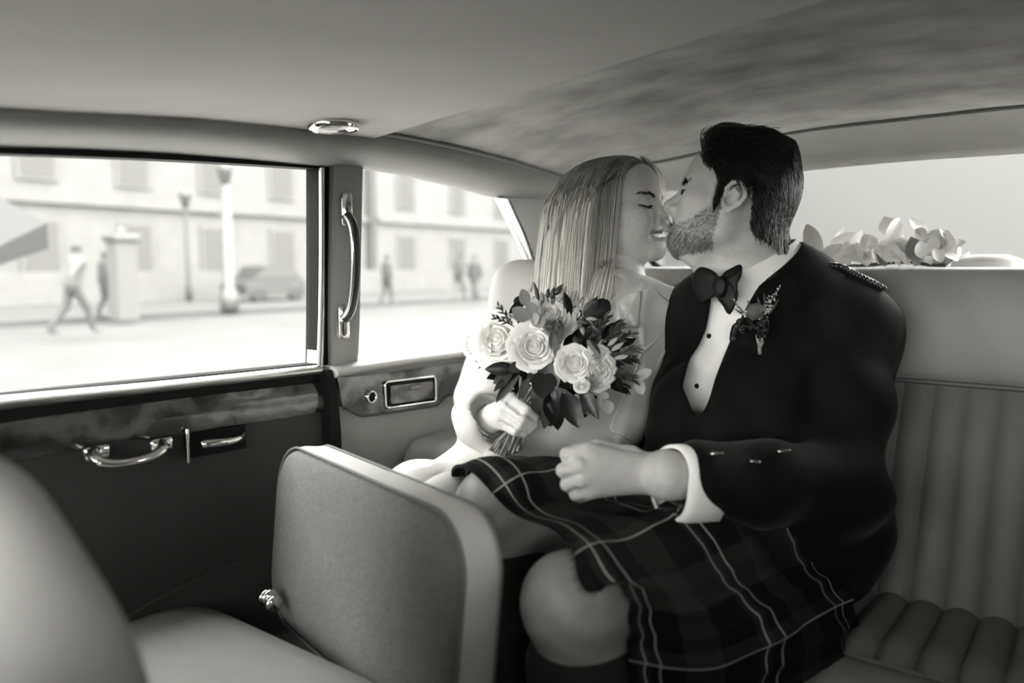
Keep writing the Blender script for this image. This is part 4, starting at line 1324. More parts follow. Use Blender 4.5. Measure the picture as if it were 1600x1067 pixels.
# ---- braided shoulder strap
sh_path = FJ.snap(np.array([P(x, y, d) for x, y, d in ((1268, 420, 1.27), (1300, 424, 1.26), (1330, 430, 1.255), (1355, 440, 1.25), (1378, 455, 1.25))]), 0.004)
sp_ = catmull(sh_path, 80)
mb = MB()
for kx in range(2):
    q = sp_.copy(); t_, U_, V_ = frames(sp_, up=(0, 0, 1))
    ph = np.arange(80) * 0.9 + kx * math.pi
    q = q + V_ * (0.006 * np.sin(ph))[:, None] + U_ * (0.003 * np.cos(ph))[:, None]
    mb.add(*tube(q, 0.0036, 6))
mb.build('shoulder_braid', mat('braid_cord', 0.02, 0.3, spec=.7), man)

# ---- buttons and studs
SILVER = mat('silver_button', 0.75, 0.18, metal=1.0)
def on_surface(F, px, py, d0=0.7, d1=1.7):
    ds = np.linspace(d0, d1, 400); pts = CAM + ds[:, None] * ray(px, py)[None]
    v_ = F.value(pts); i = max(1, int(np.argmax(v_ < 0)))
    t = v_[i - 1] / (v_[i - 1] - v_[i]) if v_[i - 1] != v_[i] else 0.0
    p = pts[i - 1] + (pts[i] - pts[i - 1]) * t
    return p, F.grad(p[None], .006)[0]
for (x, y, ln, sl) in ((1117, 712.5, .016, .02), (1176, 723.5, .014, .12), (1222, 708, .017, -.08)):
    p, g = on_surface(FJ, x, y)
    mb = MB(); ax_ = dirc(1, -sl, 0)
    R_ = np.stack([ax_, np.cross(g, ax_) / np.linalg.norm(np.cross(g, ax_)), g], 1)
    mb.add(*rbox(p + g * 0.004, (ln, 0.0042, 0.006), .0018, 2, R_)); mb.build('silver_button', SILVER, man)
for (x, y) in ((1108, 525), (1089, 603)):
    p, g = on_surface(FS, x, y)
    mb = MB(); mb.add(*lathe([(0.0001, .0035), (0.003, .003), (.0042, .001), (.0042, -.002)], 14, p, basis(g))); mb.build('shirt_stud', SATIN, man)

def patch(F, poly, off, name, material, parent, n=64, dmax=None):
    """a crisp cloth panel lying on surface F inside an outline read off the photograph"""
    out = resample(np.array([[a, b, 0.0] for a, b in poly]), n, True)[:, :2]; c = out.mean(0)
    V_ = []; ss = (1.0, .97, .85, .65, .4, .15)
    for s_ in ss:
        for q in out:
            x_, y_ = c + (q - c) * s_
            p, g = on_surface(F, x_, y_)
            V_.append(p + g * off * (1.0 if s_ < 1 else 0.55))
    V_ = np.array(V_); k = len(out)
    low = np.array([on_surface(F, *q)[0] for q in out]) - FWD * -0.003
    allv = np.vstack([low, V_]); f_ = grid_faces(len(ss) + 1, k, False, True); f_.append(tuple(len(ss) * k + i for i in range(k)))
    o = obj(name, allv, f_, material, parent)
    bm = bmesh.new(); bm.from_mesh(o.data); bmesh.ops.recalc_face_normals(bm, faces=bm.faces); bm.to_mesh(o.data); bm.free()
    return o

# ---- bow tie
def wing(pts_front, thick, name, parent, material):
    """pts: list of (px,py,depth) outline, puffed into a soft cushion"""
    out = np.array([P(*p) for p in pts_front]); out = catmull(out, 40, True)
    c = out.mean(0); n_ = -FWD
    rings = []
    for s_, h in ((1.0, 0.0), (0.97, thick * .45), (0.85, thick * .8), (0.6, thick * 1.0), (0.3, thick * 1.07), (.15, thick * 1.09)):
        rings.append(c + (out - c) * s_ + n_ * h)
    rb = [c + (out - c) * s_ - n_ * h for s_, h in ((0.97, thick * .5), (0.85, thick * .9), (0.4, thick))]
    allr = rb[::-1] + rings
    v_ = np.concatenate(allr); f_ = grid_faces(len(allr), 40, False, True); f_.append(tuple(range(40))); f_.append(tuple((len(allr) - 1) * 40 + i for i in range(39, -1, -1)))
    o = obj(name, v_, f_, material, parent)
    bm = bmesh.new(); bm.from_mesh(o.data); bmesh.ops.recalc_face_normals(bm, faces=bm.faces); bm.to_mesh(o.data); bm.free()
    return o
bow = empty('bow_tie', P(1125, 450, 1.21), 'black silk bow tie at the open collar of the white shirt', 'bow tie')
wing([(1128, 430, 1.212), (1142, 419, 1.205), (1158, 413, 1.20), (1159, 428, 1.20), (1152, 444, 1.20), (1153, 462, 1.20), (1147, 480, 1.20), (1139, 492, 1.205), (1130, 478, 1.21), (1121, 463, 1.215)], 0.009, 'bow_wing', bow, SATIN)
wing([(1122, 432, 1.225), (1108, 420, 1.24), (1092, 418, 1.26), (1082, 432, 1.27), (1084, 455, 1.265), (1095, 474, 1.25), (1108, 468, 1.235), (1120, 458, 1.222)], 0.009, 'bow_wing', bow, SATIN)
wing([(1129, 432, 1.200), (1134, 445, 1.198), (1129, 462, 1.200), (1119, 464, 1.206), (1114, 448, 1.21), (1118, 434, 1.208)], 0.008, 'bow_knot', bow, SATIN)
for pts in ([(1133, 441, 1.197), (1143, 447, 1.195), (1148, 462, 1.195)], [(1136, 432, 1.198), (1147, 428, 1.193), (1155, 420, 1.194)]):
    mb = MB(); mb.add(*tube(catmull([P(*p) for p in pts], 12), 0.0022, 5, scale=np.linspace(1, .3, 12))); mb.build('bow_fold', SATIN, bow)

# ---- cuff with link
cax = (mELB - mWR); cax /= np.linalg.norm(cax)
v = []
cb = basis(cax, dirc(0, 1, 0))
nc = 36
c0 = mWR + cax * 0.012
for i in range(nc):
    a = 2 * math.pi * i / nc
    low = max(0.0, -math.cos(a))                               # hangs open below
    for r, h in ((0.034, -0.004), (0.0385, -0.005), (0.0405, 0.01), (0.041, 0.055), (0.036, 0.06)):
        rr_ = r + low ** 2 * 0.020
        v.append(c0 + cb @ np.array([rr_ * math.cos(a), rr_ * math.sin(a), h + low ** 3 * .006]))
obj('shirt_cuff', v, grid_faces(nc, 5, True, False), SHIRT, man)
lk = P(1047, 797, .930)
mb = MB(); mb.add(*rbox(lk, (0.017, 0.007, 0.006), .0015, 2, np.stack([dirc(1, .05, 0), dirc(0, 1, 0), dirc(0, 0, 1)], 1))); mb.build('cuff_link', SATIN, man)
print('man', round(time.time() - T0, 1))
# ================================================================ THE WOMAN
DRESS = mat('ivory_crepe', 0.52, 0.8, bump=0.08, bscale=900, spec=0.2)
BLONDE = tone_mat('blonde_hair', 0.95, 0.36, sss=0, spec=0.5, noise=0.03)
_nt = BLONDE.node_tree; _tr = _nt.nodes.new('ShaderNodeBsdfTranslucent'); _tr.inputs[0].default_value = tint(.8); _mx = _nt.nodes.new('ShaderNodeMixShader'); _mx.inputs[0].default_value = .55
_pb = _nt.nodes['Principled BSDF']; _nt.links.new(_pb.inputs['Base Color'].links[0].from_socket, _tr.inputs[0])
_nt.links.new(_pb.outputs[0], _mx.inputs[1]); _nt.links.new(_tr.outputs[0], _mx.inputs[2]); _nt.links.new(_mx.outputs[0], _nt.nodes['Material Output'].inputs[0])
wNECK = P(946, 462, 1.44); wSHL = P(1035, 500, 1.40); wSHR = P(822, 462, 1.50)
wCH = P(925, 565, 1.43); wPEL = P(880, 735, 1.42)
wELB = P(766, 660, 1.42); wWR = P(764, 656, 1.235)
wHR = P(818, 762, 1.46); wHL = P(900, 760, 1.38)
wKR = P(652, 776, 1.21); wKL = P(690, 812, 1.09)
woman = empty('person', (wPEL[0], wPEL[1], 0.06), 'smiling woman with long blonde hair in white dress holding a bouquet of roses', 'person')
hand_w = dict(w=P(768, 655, 1.232), fingers=[
    [P(799, 621, 1.190), P(823, 640, 1.168), P(836, 652, 1.180), P(833, 657, 1.196)],
    [P(790, 635, 1.186), P(817, 655, 1.163), P(834, 664, 1.176), P(830, 667, 1.194)],
    [P(785, 649, 1.188), P(811, 667, 1.166), P(827, 672, 1.176), P(824, 674, 1.194)],
    [P(784, 664, 1.196), P(804, 675, 1.176), P(818, 678, 1.184), P(817, 679, 1.199)]],
    thumb=[P(790, 632, 1.228), P(815, 632, 1.222), P(832, 642, 1.214), P(842, 650, 1.206)])
hw = [hand_w['w']] + [p for f in hand_w['fingers'] for p in f] + hand_w['thumb']
hl, hh = box_of(hw, 0.025)
wlo, whi = box_of([WH.pt((0, 0, .1)), wSHL, wSHR, wKR, wKL, wELB, wHR, wHL, wKL + [0, 0, -.45]], 0.13)
fin = [[(WH.t[k] - .13, WH.t[k] + .13, .0021), (hl[k], hh[k], .0024)] for k in range(3)]
FW = Field(*[axis(wlo[k], whi[k], .0085, fin[k]) for k in range(3)])
build_head(FW, WH, False)
A = FW.add
A(cap(WH.pt((-0.028, 0, -0.03)), wNECK, 0.046, 0.052), 0.022)
A(cap(WH.pt((0.026, 0, -0.072)), wNECK + dirc(.5, 0, -.3) * .018, 0.024, 0.036), 0.02)
for sh in (wSHL, wSHR): A(cap(wNECK + [0, 0, -.02], sh, 0.045, 0.040), 0.05)
A(ell(wCH + (wNECK - wCH) * .3, (.14, .095, .14), WORLD, rot_z(-0.2)), 0.05)
A(cap(wCH, wPEL, 0.105, 0.125), 0.06)
tube_sdf(FW, [wSHR, wELB, hand_w['w']], [0.044, 0.034, 0.0225], 0.02)
A(cap(wSHL, P(1010, 640, 1.45), 0.042, 0.034), 0.03)
for hp, kn in ((wHR, wKR), (wHL, wKL)):
    ank = kn + np.array([0.0, 0.02, -0.42])
    tube_sdf(FW, [hp, kn], [0.078, 0.052], 0.03); tube_sdf(FW, [kn, kn + (ank - kn) * .35 + np.array([0, .02, 0]), ank], [0.050, 0.050, 0.033], 0.03)
    A(cap(ank, ank + np.array([-.03, -.15, -.04]), 0.033, 0.025), 0.02)
add_hand(FW, hand_w, 0.78)
V, Q = FW.mesh(); V = smooth_mesh(V, Q, 1, 0.35)
L = (V - WH.t) @ WH.R / WH.s
tone = np.ones(len(V))
lip = ((np.abs(L[:, 1]) < .030) & (L[:, 0] > .076) & (np.abs(L[:, 2] + .0530 - 0.10 * np.abs(L[:, 1])) < .0120))
tone[lip] = 0.55
w_scalp = (L[:, 2] > np.interp(L[:, 0], [-.13, -.03, .02, .05, .078, .1], [-.07, -.01, .03, .066, .088, .098])) & (np.linalg.norm(L, axis=1) < .16)
tone[w_scalp] = 0.55
# freckles
fr_mask = (L[:, 0] > .05) & (L[:, 2] > -.045) & (L[:, 2] < .02)
fk = np.where(fr_mask)[0]
for i in fk[RNG.integers(0, len(fk), 90)]:
    tone[np.linalg.norm(V - V[i], axis=1) < .0014] *= 0.80
a = Q.ravel(); b = np.roll(Q, -1, 1).ravel()
for _ in range(1):
    S = np.bincount(a, tone[b], len(V)) + np.bincount(b, tone[a], len(V)); n_ = np.bincount(a, minlength=len(V)) + np.bincount(b, minlength=len(V))
    tone = 0.5 * tone + 0.5 * S / n_
mesh_obj('body', V, Q, SKIN_W, woman, tone)

# teeth: a curved upper row
mb = MB()
for i in range(-5, 6):
    a = i * 0.235
    c = np.array([0.0655 + 0.0225 * math.cos(a) + .001, 0.0225 * math.sin(a) * 1.02, -0.0500])
    Rl = rot_z(a)
    v_, f_ = rbox((0, 0, 0), (0.004, 0.0052 if abs(i) > 1 else .0060, 0.0085 - abs(i) * .0004), .0012, 2, Rl)
    mb.add(WH.pts(np.array(v_) + c), f_)
mb.build('teeth', mat('tooth_enamel', 0.80, 0.25), woman)

# lashes and brows
LASH = mat('dark_lashes', 0.02, 0.6)
for s in (1, -1):
    arc_strands(WH, FW, [(0.091, s * .012, .028), (.087, s * .030, .034), (.072, s * .050, .031)], 300, .0065, (-.1, s * .8, .05), .0007, .00045, mat('brown_brow', 0.05, .6), 'eyebrow', woman)
    arc_strands(WH, FW, [(0.081, s * .019, .0080), (.0845, s * .031, .0044), (.0780, s * .045, .0045), (.070, s * .053, .0065)], 200, .0075, (.7, s * .25, -.55), .0002, .00042, LASH, 'eyelash', woman)

# ---- dress: fitted bodice, wide sleeve, skirt across the lap
FD = Field(*[axis(wlo[k], whi[k], .0048, []) for k in range(3)])
A = FD.add
A(ell(wCH + (wNECK - wCH) * .3, (.152, .108, .150), WORLD, rot_z(-0.2)), 0)
A(cap(wCH, wPEL, 0.118, 0.138), 0.06)
A(sph(P(905, 590, 1.345), .055), .05)
for sh in (wSHL, wSHR): A(cap(wNECK + [0, 0, -.03], sh, 0.050, 0.056), 0.045)
A(sph(wSHR + [0, 0, .005], 0.060), 0.03)
tube_sdf(FD, [wSHR, P(786, 560, 1.47), P(768, 628, 1.42)], [0.060, 0.060, 0.062], 0.03)
tube_sdf(FD, [P(768, 628, 1.42), P(762, 655, 1.34), wWR + dirc(-1, -.25, .6) * .012], [0.060, 0.055, 0.047], 0.03)
FD.sub(cap(wWR + dirc(-1, -.2, .8) * .030, wWR + dirc(1, .2, -.9) * .06, 0.034, 0.05), 0.006)
tube_sdf(FD, [wSHL, P(1010, 640, 1.45)], [0.056, 0.050], 0.03)
for hp, kn in ((wHR, wKR), (wHL, wKL)): tube_sdf(FD, [hp, hp + (kn - hp) * .5, kn + (hp - kn) * .04], [0.086, 0.070, 0.056], 0.04)
A(cap(wKR + [0, 0, -.02], wKR + [0, .03, -.30], 0.058, 0.08), 0.04); A(cap(wKL + [0, 0, -.02], wKL + [0, .03, -.30], 0.066, 0.09), 0.04)
A(cap(wHR, wHL, 0.088, 0.10), 0.04)
def wfold(X, Y, Z):
    f1 = np.sin(46 * (Z + 0.6 * X) + 2.2 * np.sin(16 * X + 5 * Y)) * 0.0045
    f2 = np.sin(75 * (X - .4 * Z) + 3 * np.sin(20 * Z)) * 0.0018
    return f1 * np.clip((0.96 - Z) / .18, 0.12, 1) + f2
FD.disp(wfold, wlo, whi)
NECKL = [(925, 440), (960, 430), (976, 438), (958, 464), (940, 488), (925, 480)]
gx, gy, gz = FD._grid((slice(None),) * 3)
px_, py_, d_ = to_px(gx, gy, gz)
sd = poly_sdf(px_, py_, NECKL) * d_ / FPX
FD.F = np.maximum(FD.F, np.where(d_ < 1.44, -sd, -1).astype(np.float32))
# blazer front lying over the dress: raised panel with a soft edge, and its lapel
PANEL = [(1012, 424), (1070, 462), (1062, 520), (1030, 600), (1000, 700), (975, 740), (960, 700), (968, 660), (985, 610), (1008, 560), (1000, 520), (985, 500), (968, 475), (998, 448)]
for poly, hgt in ((PANEL, .0045), ([(1005, 428), (1020, 450), (1012, 485), (1008, 510), (972, 512), (962, 490), (985, 470), (997, 448)], .0035)):
    q_ = poly_sdf(px_, py_, poly) * d_ / FPX
    FD.F -= (hgt * np.clip(-q_ / 0.003, 0, 1) * (d_ < 1.44)).astype(np.float32)
FD.sub(cap(wNECK + [0, 0, 0.0], WH.pt((0, 0, -.02)), 0.054, 0.075), 0.006)
V, Q = FD.mesh(); V = smooth_mesh(V, Q, 2, .5)
mesh_obj('dress', V, Q, DRESS, woman)

patch(FD, [(1004, 456), (1016, 448), (1048, 474), (1054, 520), (1033, 600), (1003, 688), (985, 697), (951, 670), (957, 655), (990, 583), (1002, 549), (998, 512)], .0030, 'blazer_front', DRESS, woman)
patch(FD, [(962, 472), (985, 460), (1001, 456), (999, 480), (996, 511), (969, 513)], .0045, 'blazer_lapel', DRESS, woman)
for pts in ([(1036, 520), (1015, 540), (1000, 556), (994, 580)], [(985, 690), (970, 684), (950, 676)], [(1046, 535), (1030, 560), (1022, 580)]):
    q_ = np.array([on_surface(FD, *q)[0] + on_surface(FD, *q)[1] * .003 for q in catmull(np.array([[a_, b_, 0] for a_, b_ in pts]), 14)[:, :2]])
    mb = MB(); mb.add(*tube(q_, .0030, 6, scale=np.sin(np.linspace(.2, 2.94, 14)))); mb.build('blazer_fold', DRESS, woman)

# ---- hair: strands from a parting, over the skull, down to the chest
FH = Field(*[axis(wlo[k], whi[k] + .02, .006, []) for k in range(3)])      # what the hair slides over
FH.F = np.minimum(FH.F, 0.2)
build_head(FH, WH, False)
for prim in (cap(WH.pt((-0.028, 0, -0.03)), wNECK, 0.05, 0.055), ell(wCH + (wNECK - wCH) * .3, (.155, .110, .150), WORLD, rot_z(-0.2))): FH.add(prim, .02)
for sh in (wSHL, wSHR): FH.add(cap(wNECK + [0, 0, -.03], sh, 0.052, 0.060), 0.04)
n = 6500
near = m_ = None
Lr = []
while len(Lr) < n:                                     # scalp roots
    q = RNG.normal(0, 1, (6000, 3)); q /= np.linalg.norm(q, axis=1)[:, None]
    pt = q * np.array([.1, .077, .088]) + np.array([-.010, 0, .040])
    ok = (pt[:, 2] > np.interp(pt[:, 0], [-.12, -.06, -.02, .02, .05, .074, .1], [.03, .035, .04, .050, .066, .084, .1]))
    Lr.extend(pt[ok])
Lr = np.array(Lr[:n])
# thicken the parting area
Lr[: n // 2, 1] *= 0.35
Lr[:, 2] = .040 + .080 * np.sqrt(np.clip(1 - (Lr[:, 0] / .094) ** 2 - (Lr[:, 1] / .075) ** 2, 0, 1)) * 1.0
side = np.where(Lr[:, 1] + RNG.normal(0, .004, n) > 0.006, 1.0, -1.0)
p = WH.pts(Lr); p = FH.snap(p, 0.002)
depthw = RNG.uniform(0, 1, n)                             # layer of the strand within the hair mass
off = 0.003 + 0.011 * depthw
dd = local_dir(WH, np.stack([-0.15 - 0.25 * (Lr[:, 0] > .05), side * 1.0, 0.10 + 0 * side], 1)); dd /= np.linalg.norm(dd, axis=1)[:, None]
fwdf = np.clip((Lr[:, 0] + .02) / .10, 0, 1)                # front strands
G = np.array([0, 0, -1.0]) + dirc(-1, 0, 0) * 0.07
g2 = local_dir(WH, np.array([[-0.22, 0, -1.0]]))[0]
paths = [p.copy()]
K = 30; L0 = RNG.uniform(.36, .43, n) * np.where(fwdf > .75, .92, 1); st = L0 / K
wav = RNG.uniform(0, 6.28, n); amp = RNG.uniform(.0, .0007, n)
for i in range(K):
    t = i / K
    tgt = (g2 if t < .3 else G)
    w = 0.10 + 0.28 * min(1, t * 4)
    dd = dd * (1 - w) + tgt * w
    spreadv = local_dir(WH, np.stack([-0.5 + 0 * side, side * .6, 0 * side], 1))
    if t > .45: dd = dd + dirc(-1, 0, -.1) * (0.10 * (t - .45) * (side < 0) * (1 - fwdf))[:, None]
    dd /= np.linalg.norm(dd, axis=1)[:, None]
    p = p + dd * st[:, None]
    q = FH.value(p); g = FH.grad(p)
    lim = off * min(1, .25 + t * 2.5)
    push = np.clip(lim - q, 0, .03)[:, None]
    p = p + g * push
    dd = dd - g * np.minimum(0, (dd * g).sum(1))[:, None] * (push > 0)
    p = p + (np.stack([np.sin(wav + i * .9), np.cos(wav * 1.7 + i * .8), 0 * wav], 1) * amp[:, None])
    paths.append(p.copy())
paths = np.stack(paths, 1)
# keep strands that do not cross the face
Lp = (paths - WH.t) @ WH.R / WH.s
onface = ((Lp[..., 0] > .045) & (Lp[..., 2] < .055) & (Lp[..., 2] > -.12) & (np.abs(Lp[..., 1]) < .075)).any(1)
paths = paths[~onface]
far_c = np.array([(.074, .008, .102), (.085, .040, .078), (.080, .062, .040), (.070, .070, .008), (.060, .072, -.02), (.045, .072, -.04)])
far_n = 90; fc_ = catmull(far_c, K + 1)
farp = WH.pts(fc_)[None] + RNG.normal(0, .004, (far_n, 1, 3)) + RNG.normal(0, .006, (far_n, 1, 3)) * np.linspace(0, 1, K + 1)[None, :, None]
paths = np.concatenate([paths, farp])
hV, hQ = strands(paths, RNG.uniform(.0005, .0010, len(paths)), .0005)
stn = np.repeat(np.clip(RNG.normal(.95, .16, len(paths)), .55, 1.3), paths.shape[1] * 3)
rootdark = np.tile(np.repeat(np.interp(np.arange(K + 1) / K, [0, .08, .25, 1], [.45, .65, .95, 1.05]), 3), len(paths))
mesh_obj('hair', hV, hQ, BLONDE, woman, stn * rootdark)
# fly-away wisps
wi = RNG.integers(0, len(paths), 60)
wp = paths[wi].copy(); tt = np.linspace(0, 1, K + 1)[None, :, None]
wp = wp + (RNG.normal(0, .022, (60, 1, 3)) * tt ** 2) + (RNG.normal(0, .012, (60, 1, 3)) * np.sin(tt * 5 + RNG.uniform(0, 6, (60, 1, 1))) * tt)
v_, q_ = strands(wp, .00035, .0002)
mesh_obj('hair_wisps', v_, q_, BLONDE, woman, np.ones(len(v_)))
# bracelet watch
wax = (P(752, 668, 1.28) - hand_w['w']); wax /= np.linalg.norm(wax)
wb = basis(wax, dirc(0, 1, 0)); wc = hand_w['w'] + wax * 0.010
br_ = empty('bracelet_watch', wc, 'slim metal bracelet watch on the wrist of the woman', 'watch')
nl = 22
lk0 = None
for i in range(nl):
    a = 2 * math.pi * i / nl
    c_ = wc + wb @ np.array([0.0268 * math.cos(a), 0.0245 * math.sin(a), 0])
    R_ = np.stack([wb @ np.array([-math.sin(a), math.cos(a), 0]), wb[:, 2], wb @ np.array([math.cos(a), math.sin(a), 0])], 1)
    mb = MB(); mb.add(*rbox(c_, (0.0070, 0.0062, 0.0024), .0008, 1, R_)); mb.build('link', DULLCHROME, br_)
print('woman', round(time.time() - T0, 1))
# ================================================================ KILT, HOSE
def tartan_mat(name, scale=1.0):
    m = bpy.data.materials.new(name); m.use_nodes = True
    nt = m.node_tree; b = nt.nodes['Principled BSDF']; b.inputs['Roughness'].default_value = 0.9
    b.inputs['Specular IOR Level'].default_value = 0.15
    uvn = nt.nodes.new('ShaderNodeUVMap'); sep = nt.nodes.new('ShaderNodeSeparateXYZ'); nt.links.new(uvn.outputs[0], sep.inputs[0])
    def mth(op, a, c=None):
        n = nt.nodes.new('ShaderNodeMath'); n.operation = op
        for i, q in enumerate((a, c)):
            if q is None: continue
            if isinstance(q, (int, float)): n.inputs[i].default_value = q
            else: nt.links.new(q, n.inputs[i])
        return n.outputs[0]
    def stripe(s, period, pos, half):
        q = mth('FLOORED_MODULO', mth('ADD', s, 100 * period - pos + period / 2), period)
        return mth('LESS_THAN', mth('ABSOLUTE', mth('SUBTRACT', q, period / 2)), half)
    U, V_ = sep.outputs[0], sep.outputs[1]
    P_ = 0.185 * scale
    tot = None
    for s in (U, V_):
        band = mth('MULTIPLY', stripe(s, P_, 0.022 * scale + P_ * .5, 0.027 * scale), 0.012)
        band2 = mth('MULTIPLY', stripe(s, P_, 0.022 * scale, 0.010 * scale), 0.010)
        q = mth('ADD', band, band2)
        tot = q if tot is None else mth('ADD', tot, q)
    tot = mth('ADD', tot, 0.005)
    ln = None
    for s, p0 in ((U, 0.022), (U, 0.046), (V_, 0.030)):
        q = stripe(s, P_, p0 * scale, 0.0011 * scale)
        ln = q if ln is None else mth('MAXIMUM', ln, q)
    n = nt.nodes.new('ShaderNodeTexNoise'); n.inputs['Scale'].default_value = 700
    tot = mth('ADD', tot, mth('MULTIPLY', ln, 0.34))
    tot = mth('MULTIPLY', tot, mth('ADD', mth('MULTIPLY', n.outputs['Fac'], .5), .75))
    cb = nt.nodes.new('ShaderNodeCombineColor')
    for i, k in enumerate((1, .985, .95)): nt.links.new(mth('MULTIPLY', tot, k), cb.inputs[i])
    nt.links.new(cb.outputs[0], b.inputs['Base Color'])
    return m
TARTAN = tartan_mat('dark_tartan_wool')
net = [
    [(1060, 770, 1.46), (900, 765, 1.34), (800, 768, 1.22), (722, 775, 1.12)],
    [(1050, 712, 1.38), (890, 724, 1.26), (790, 722, 1.13), (706, 741, 1.07)],
    [(1060, 722, 1.28), (910, 738, 1.14), (815, 735, 1.05), (736, 738, 1.00)],
    [(1080, 745, 1.21), (965, 782, 1.10), (880, 790, 1.00), (795, 796, 0.945)],
    [(1130, 750, 1.16), (1035, 800, 1.03), (955, 822, .93), (880, 846, .868)],
    [(1200, 800, 1.12), (1100, 850, .985), (1000, 880, .885), (904, 928, .825)],
    [(1290, 890, 1.09), (1190, 925, .965), (1070, 945, .885), (962, 912, .835)],
    [(1340, 965, 1.08), (1250, 990, .955), (1100, 1030, .89), (978, 1012, .845)],
    [(1335, 1015, 1.06), (1255, 1060, .965), (1110, 1130, .90), (992, 1110, .855)]]
N3 = np.array([[P(*q) for q in r] for r in net])
nu, nv = 60, 110
rows = np.array([catmull(r, nu) for r in N3])
S = np.array([catmull(rows[:, i], nv) for i in range(nu)]).transpose(1, 0, 2)     # nv, nu, 3
pts = S.reshape(-1, 3)
for _ in range(6):
    q = FM.value(pts); pts = pts + FM.grad(pts) * np.clip(0.010 - q, 0, .015)[:, None]
    S = pts.reshape(nv, nu, 3)
    S[1:-1, 1:-1] = S[1:-1, 1:-1] * .5 + .125 * (S[2:, 1:-1] + S[:-2, 1:-1] + S[1:-1, 2:] + S[1:-1, :-2])
    pts = S.reshape(-1, 3)
# soft wrinkles
uu, vv = np.meshgrid(np.linspace(0, 1, nu), np.linspace(0, 1, nv))
nrm_ = np.cross(np.gradient(S, axis=1), np.gradient(S, axis=0)); nrm_ /= np.linalg.norm(nrm_, axis=2)[..., None] + 1e-9
if nrm_[nv // 2, nu // 2].dot(-FWD) < 0: nrm_ = -nrm_
S = S + nrm_ * (0.0035 * np.sin(vv * 34 + 5 * uu + np.sin(uu * 9)) * (1 - .6 * uu) + .002 * np.sin(uu * 26 + vv * 20))[..., None]
# pleats on the hanging side
S = S + nrm_ * (0.006 * np.abs(np.sin(vv * 60)) * np.clip((vv - .62) / .2, 0, 1))[..., None]
du = np.linalg.norm(np.diff(S, axis=1), axis=2); dv = np.linalg.norm(np.diff(S, axis=0), axis=2)
ul = np.r_[0, np.cumsum(du.mean(0))]; ul = ul[-1] - ul
vl = np.r_[0, np.cumsum(dv[:, nu // 2:].mean(1))]
uv = np.stack(np.meshgrid(ul, vl), -1).reshape(-1, 2)
v0 = S.reshape(-1, 3); n0 = (nrm_).reshape(-1, 3)
f0 = grid_faces(nv, nu)
from collections import Counter as _C
vall = np.vstack([v0, v0 - n0 * 0.004]); k_ = len(v0)
fall = list(f0) + [tuple(i + k_ for i in reversed(q)) for q in f0]
edge = [i for i in range(nu)] + [i * nu + nu - 1 for i in range(1, nv)]
brd = [j * nu + nu - 1 for j in range(nv)]
for a_, b_ in zip(brd[:-1], brd[1:]): fall.append((a_, b_, b_ + k_, a_ + k_))
kilt = obj('kilt', vall, fall, TARTAN, man, uv=np.vstack([uv, uv]))
# fringed edge of the apron
fr_ = []
for j in range(int(nv * .60), int(nv * .78), 1):
    for q in range(3):
        t = q / 3
        p0 = S[j, -1] * (1 - t) + S[j + 1, -1] * t
        tdir = S[j, -1] - S[j, -3]; tdir /= np.linalg.norm(tdir)
        d_2 = tdir + RNG.normal(0, .2, 3)
        fr_.append(np.array([p0 + d_2 * s * .007 for s in (0, .5, 1)]))
v_, q_ = strands(np.array(fr_), .0005, .0003); mesh_obj('kilt_fringe', v_, q_, mat('dark_wool', .03, .9), man)
# knitted hose below the bare knees
FHs = Field(*[axis(lo[k], hi[k], .006, []) for k in range(3)])
for kn in (mKNL, mKNR):
    ank = kn + np.array([0.03 if kn is mKNL else 0.0, 0.03, -0.46])
    tube_sdf(FHs, [kn + [0, 0.015, -.085], kn + (ank - kn) * .4 + np.array([0, .02, 0]), ank], [0.061, 0.062, 0.042], 0.03)
    FHs.add(cap(ank, ank + np.array([-.03, -.17, -.05]), 0.042, 0.034), 0.02)
V, Q = FHs.mesh(); mesh_obj('hose', V, Q, mat('dark_wool_hose', .02, .95, bump=.4, bscale=250), man)
# ================================================================ FLOWERS
PETAL = mat('white_petal', 0.74, 0.6, spec=0.2, sss=0.25, noise=.04, nscale=40)
CREAM = mat('cream_petal', 0.66, 0.6, spec=0.2, sss=0.25, noise=.05, nscale=40)
LEAF_D = mat('dark_glossy_leaf', 0.008, 0.32, noise=.3, nscale=30, spec=.35)
LEAF_M = mat('green_leaf', 0.038, 0.45, noise=.3, nscale=40)
LEAF_L = mat('pale_eucalyptus_leaf', 0.26, 0.6, noise=.15, nscale=40)
STEM_M = mat('cut_stem', 0.17, 0.5, noise=.25, nscale=60)
STEM_D = mat('dark_stem', 0.03, 0.6)
def child(name, me, parent, M):
    """a piece sharing mesh data, placed by matrix M (4x4, world)"""
    o = bpy.data.objects.new(name, me); COL.objects.link(o); o.parent = parent
    pw = Matrix.Translation(Vector(parent.location)) if parent.type == 'EMPTY' else parent['_w'] if False else Matrix.Translation(Vector(parent.location))
    o.matrix_parent_inverse = Matrix.Identity(4)
    o.matrix_basis = pw.inverted() @ M
    return o
def leaf_mesh(name, shape, material, fold=0.25, curl=0.25, n=8):
    """unit leaf along +x, normal +z; shape: half width at n stations"""
    v = []; w = np.interp(np.linspace(0, 1, n), np.linspace(0, 1, len(shape)), shape)
    for i in range(n):
        x = i / (n - 1)
        for s in (-1, -.5, 0, .5, 1):
            v.append((x, s * w[i], fold * abs(s) * w[i] - curl * x * x + (0.02 * math.sin(x * 17) * abs(s))))
    me = bpy.data.meshes.new(name); me.from_pydata(v, [], grid_faces(n, 5)); smooth(me); me.materials.append(material); return me
OVAL = [0.02, .17, .27, .31, .30, .25, .15, 0.01]
ROUND = [0.03, .30, .43, .48, .47, .42, .30, 0.06]
NARROW = [0.02, .07, .10, .115, .105, .085, .05, 0.005]
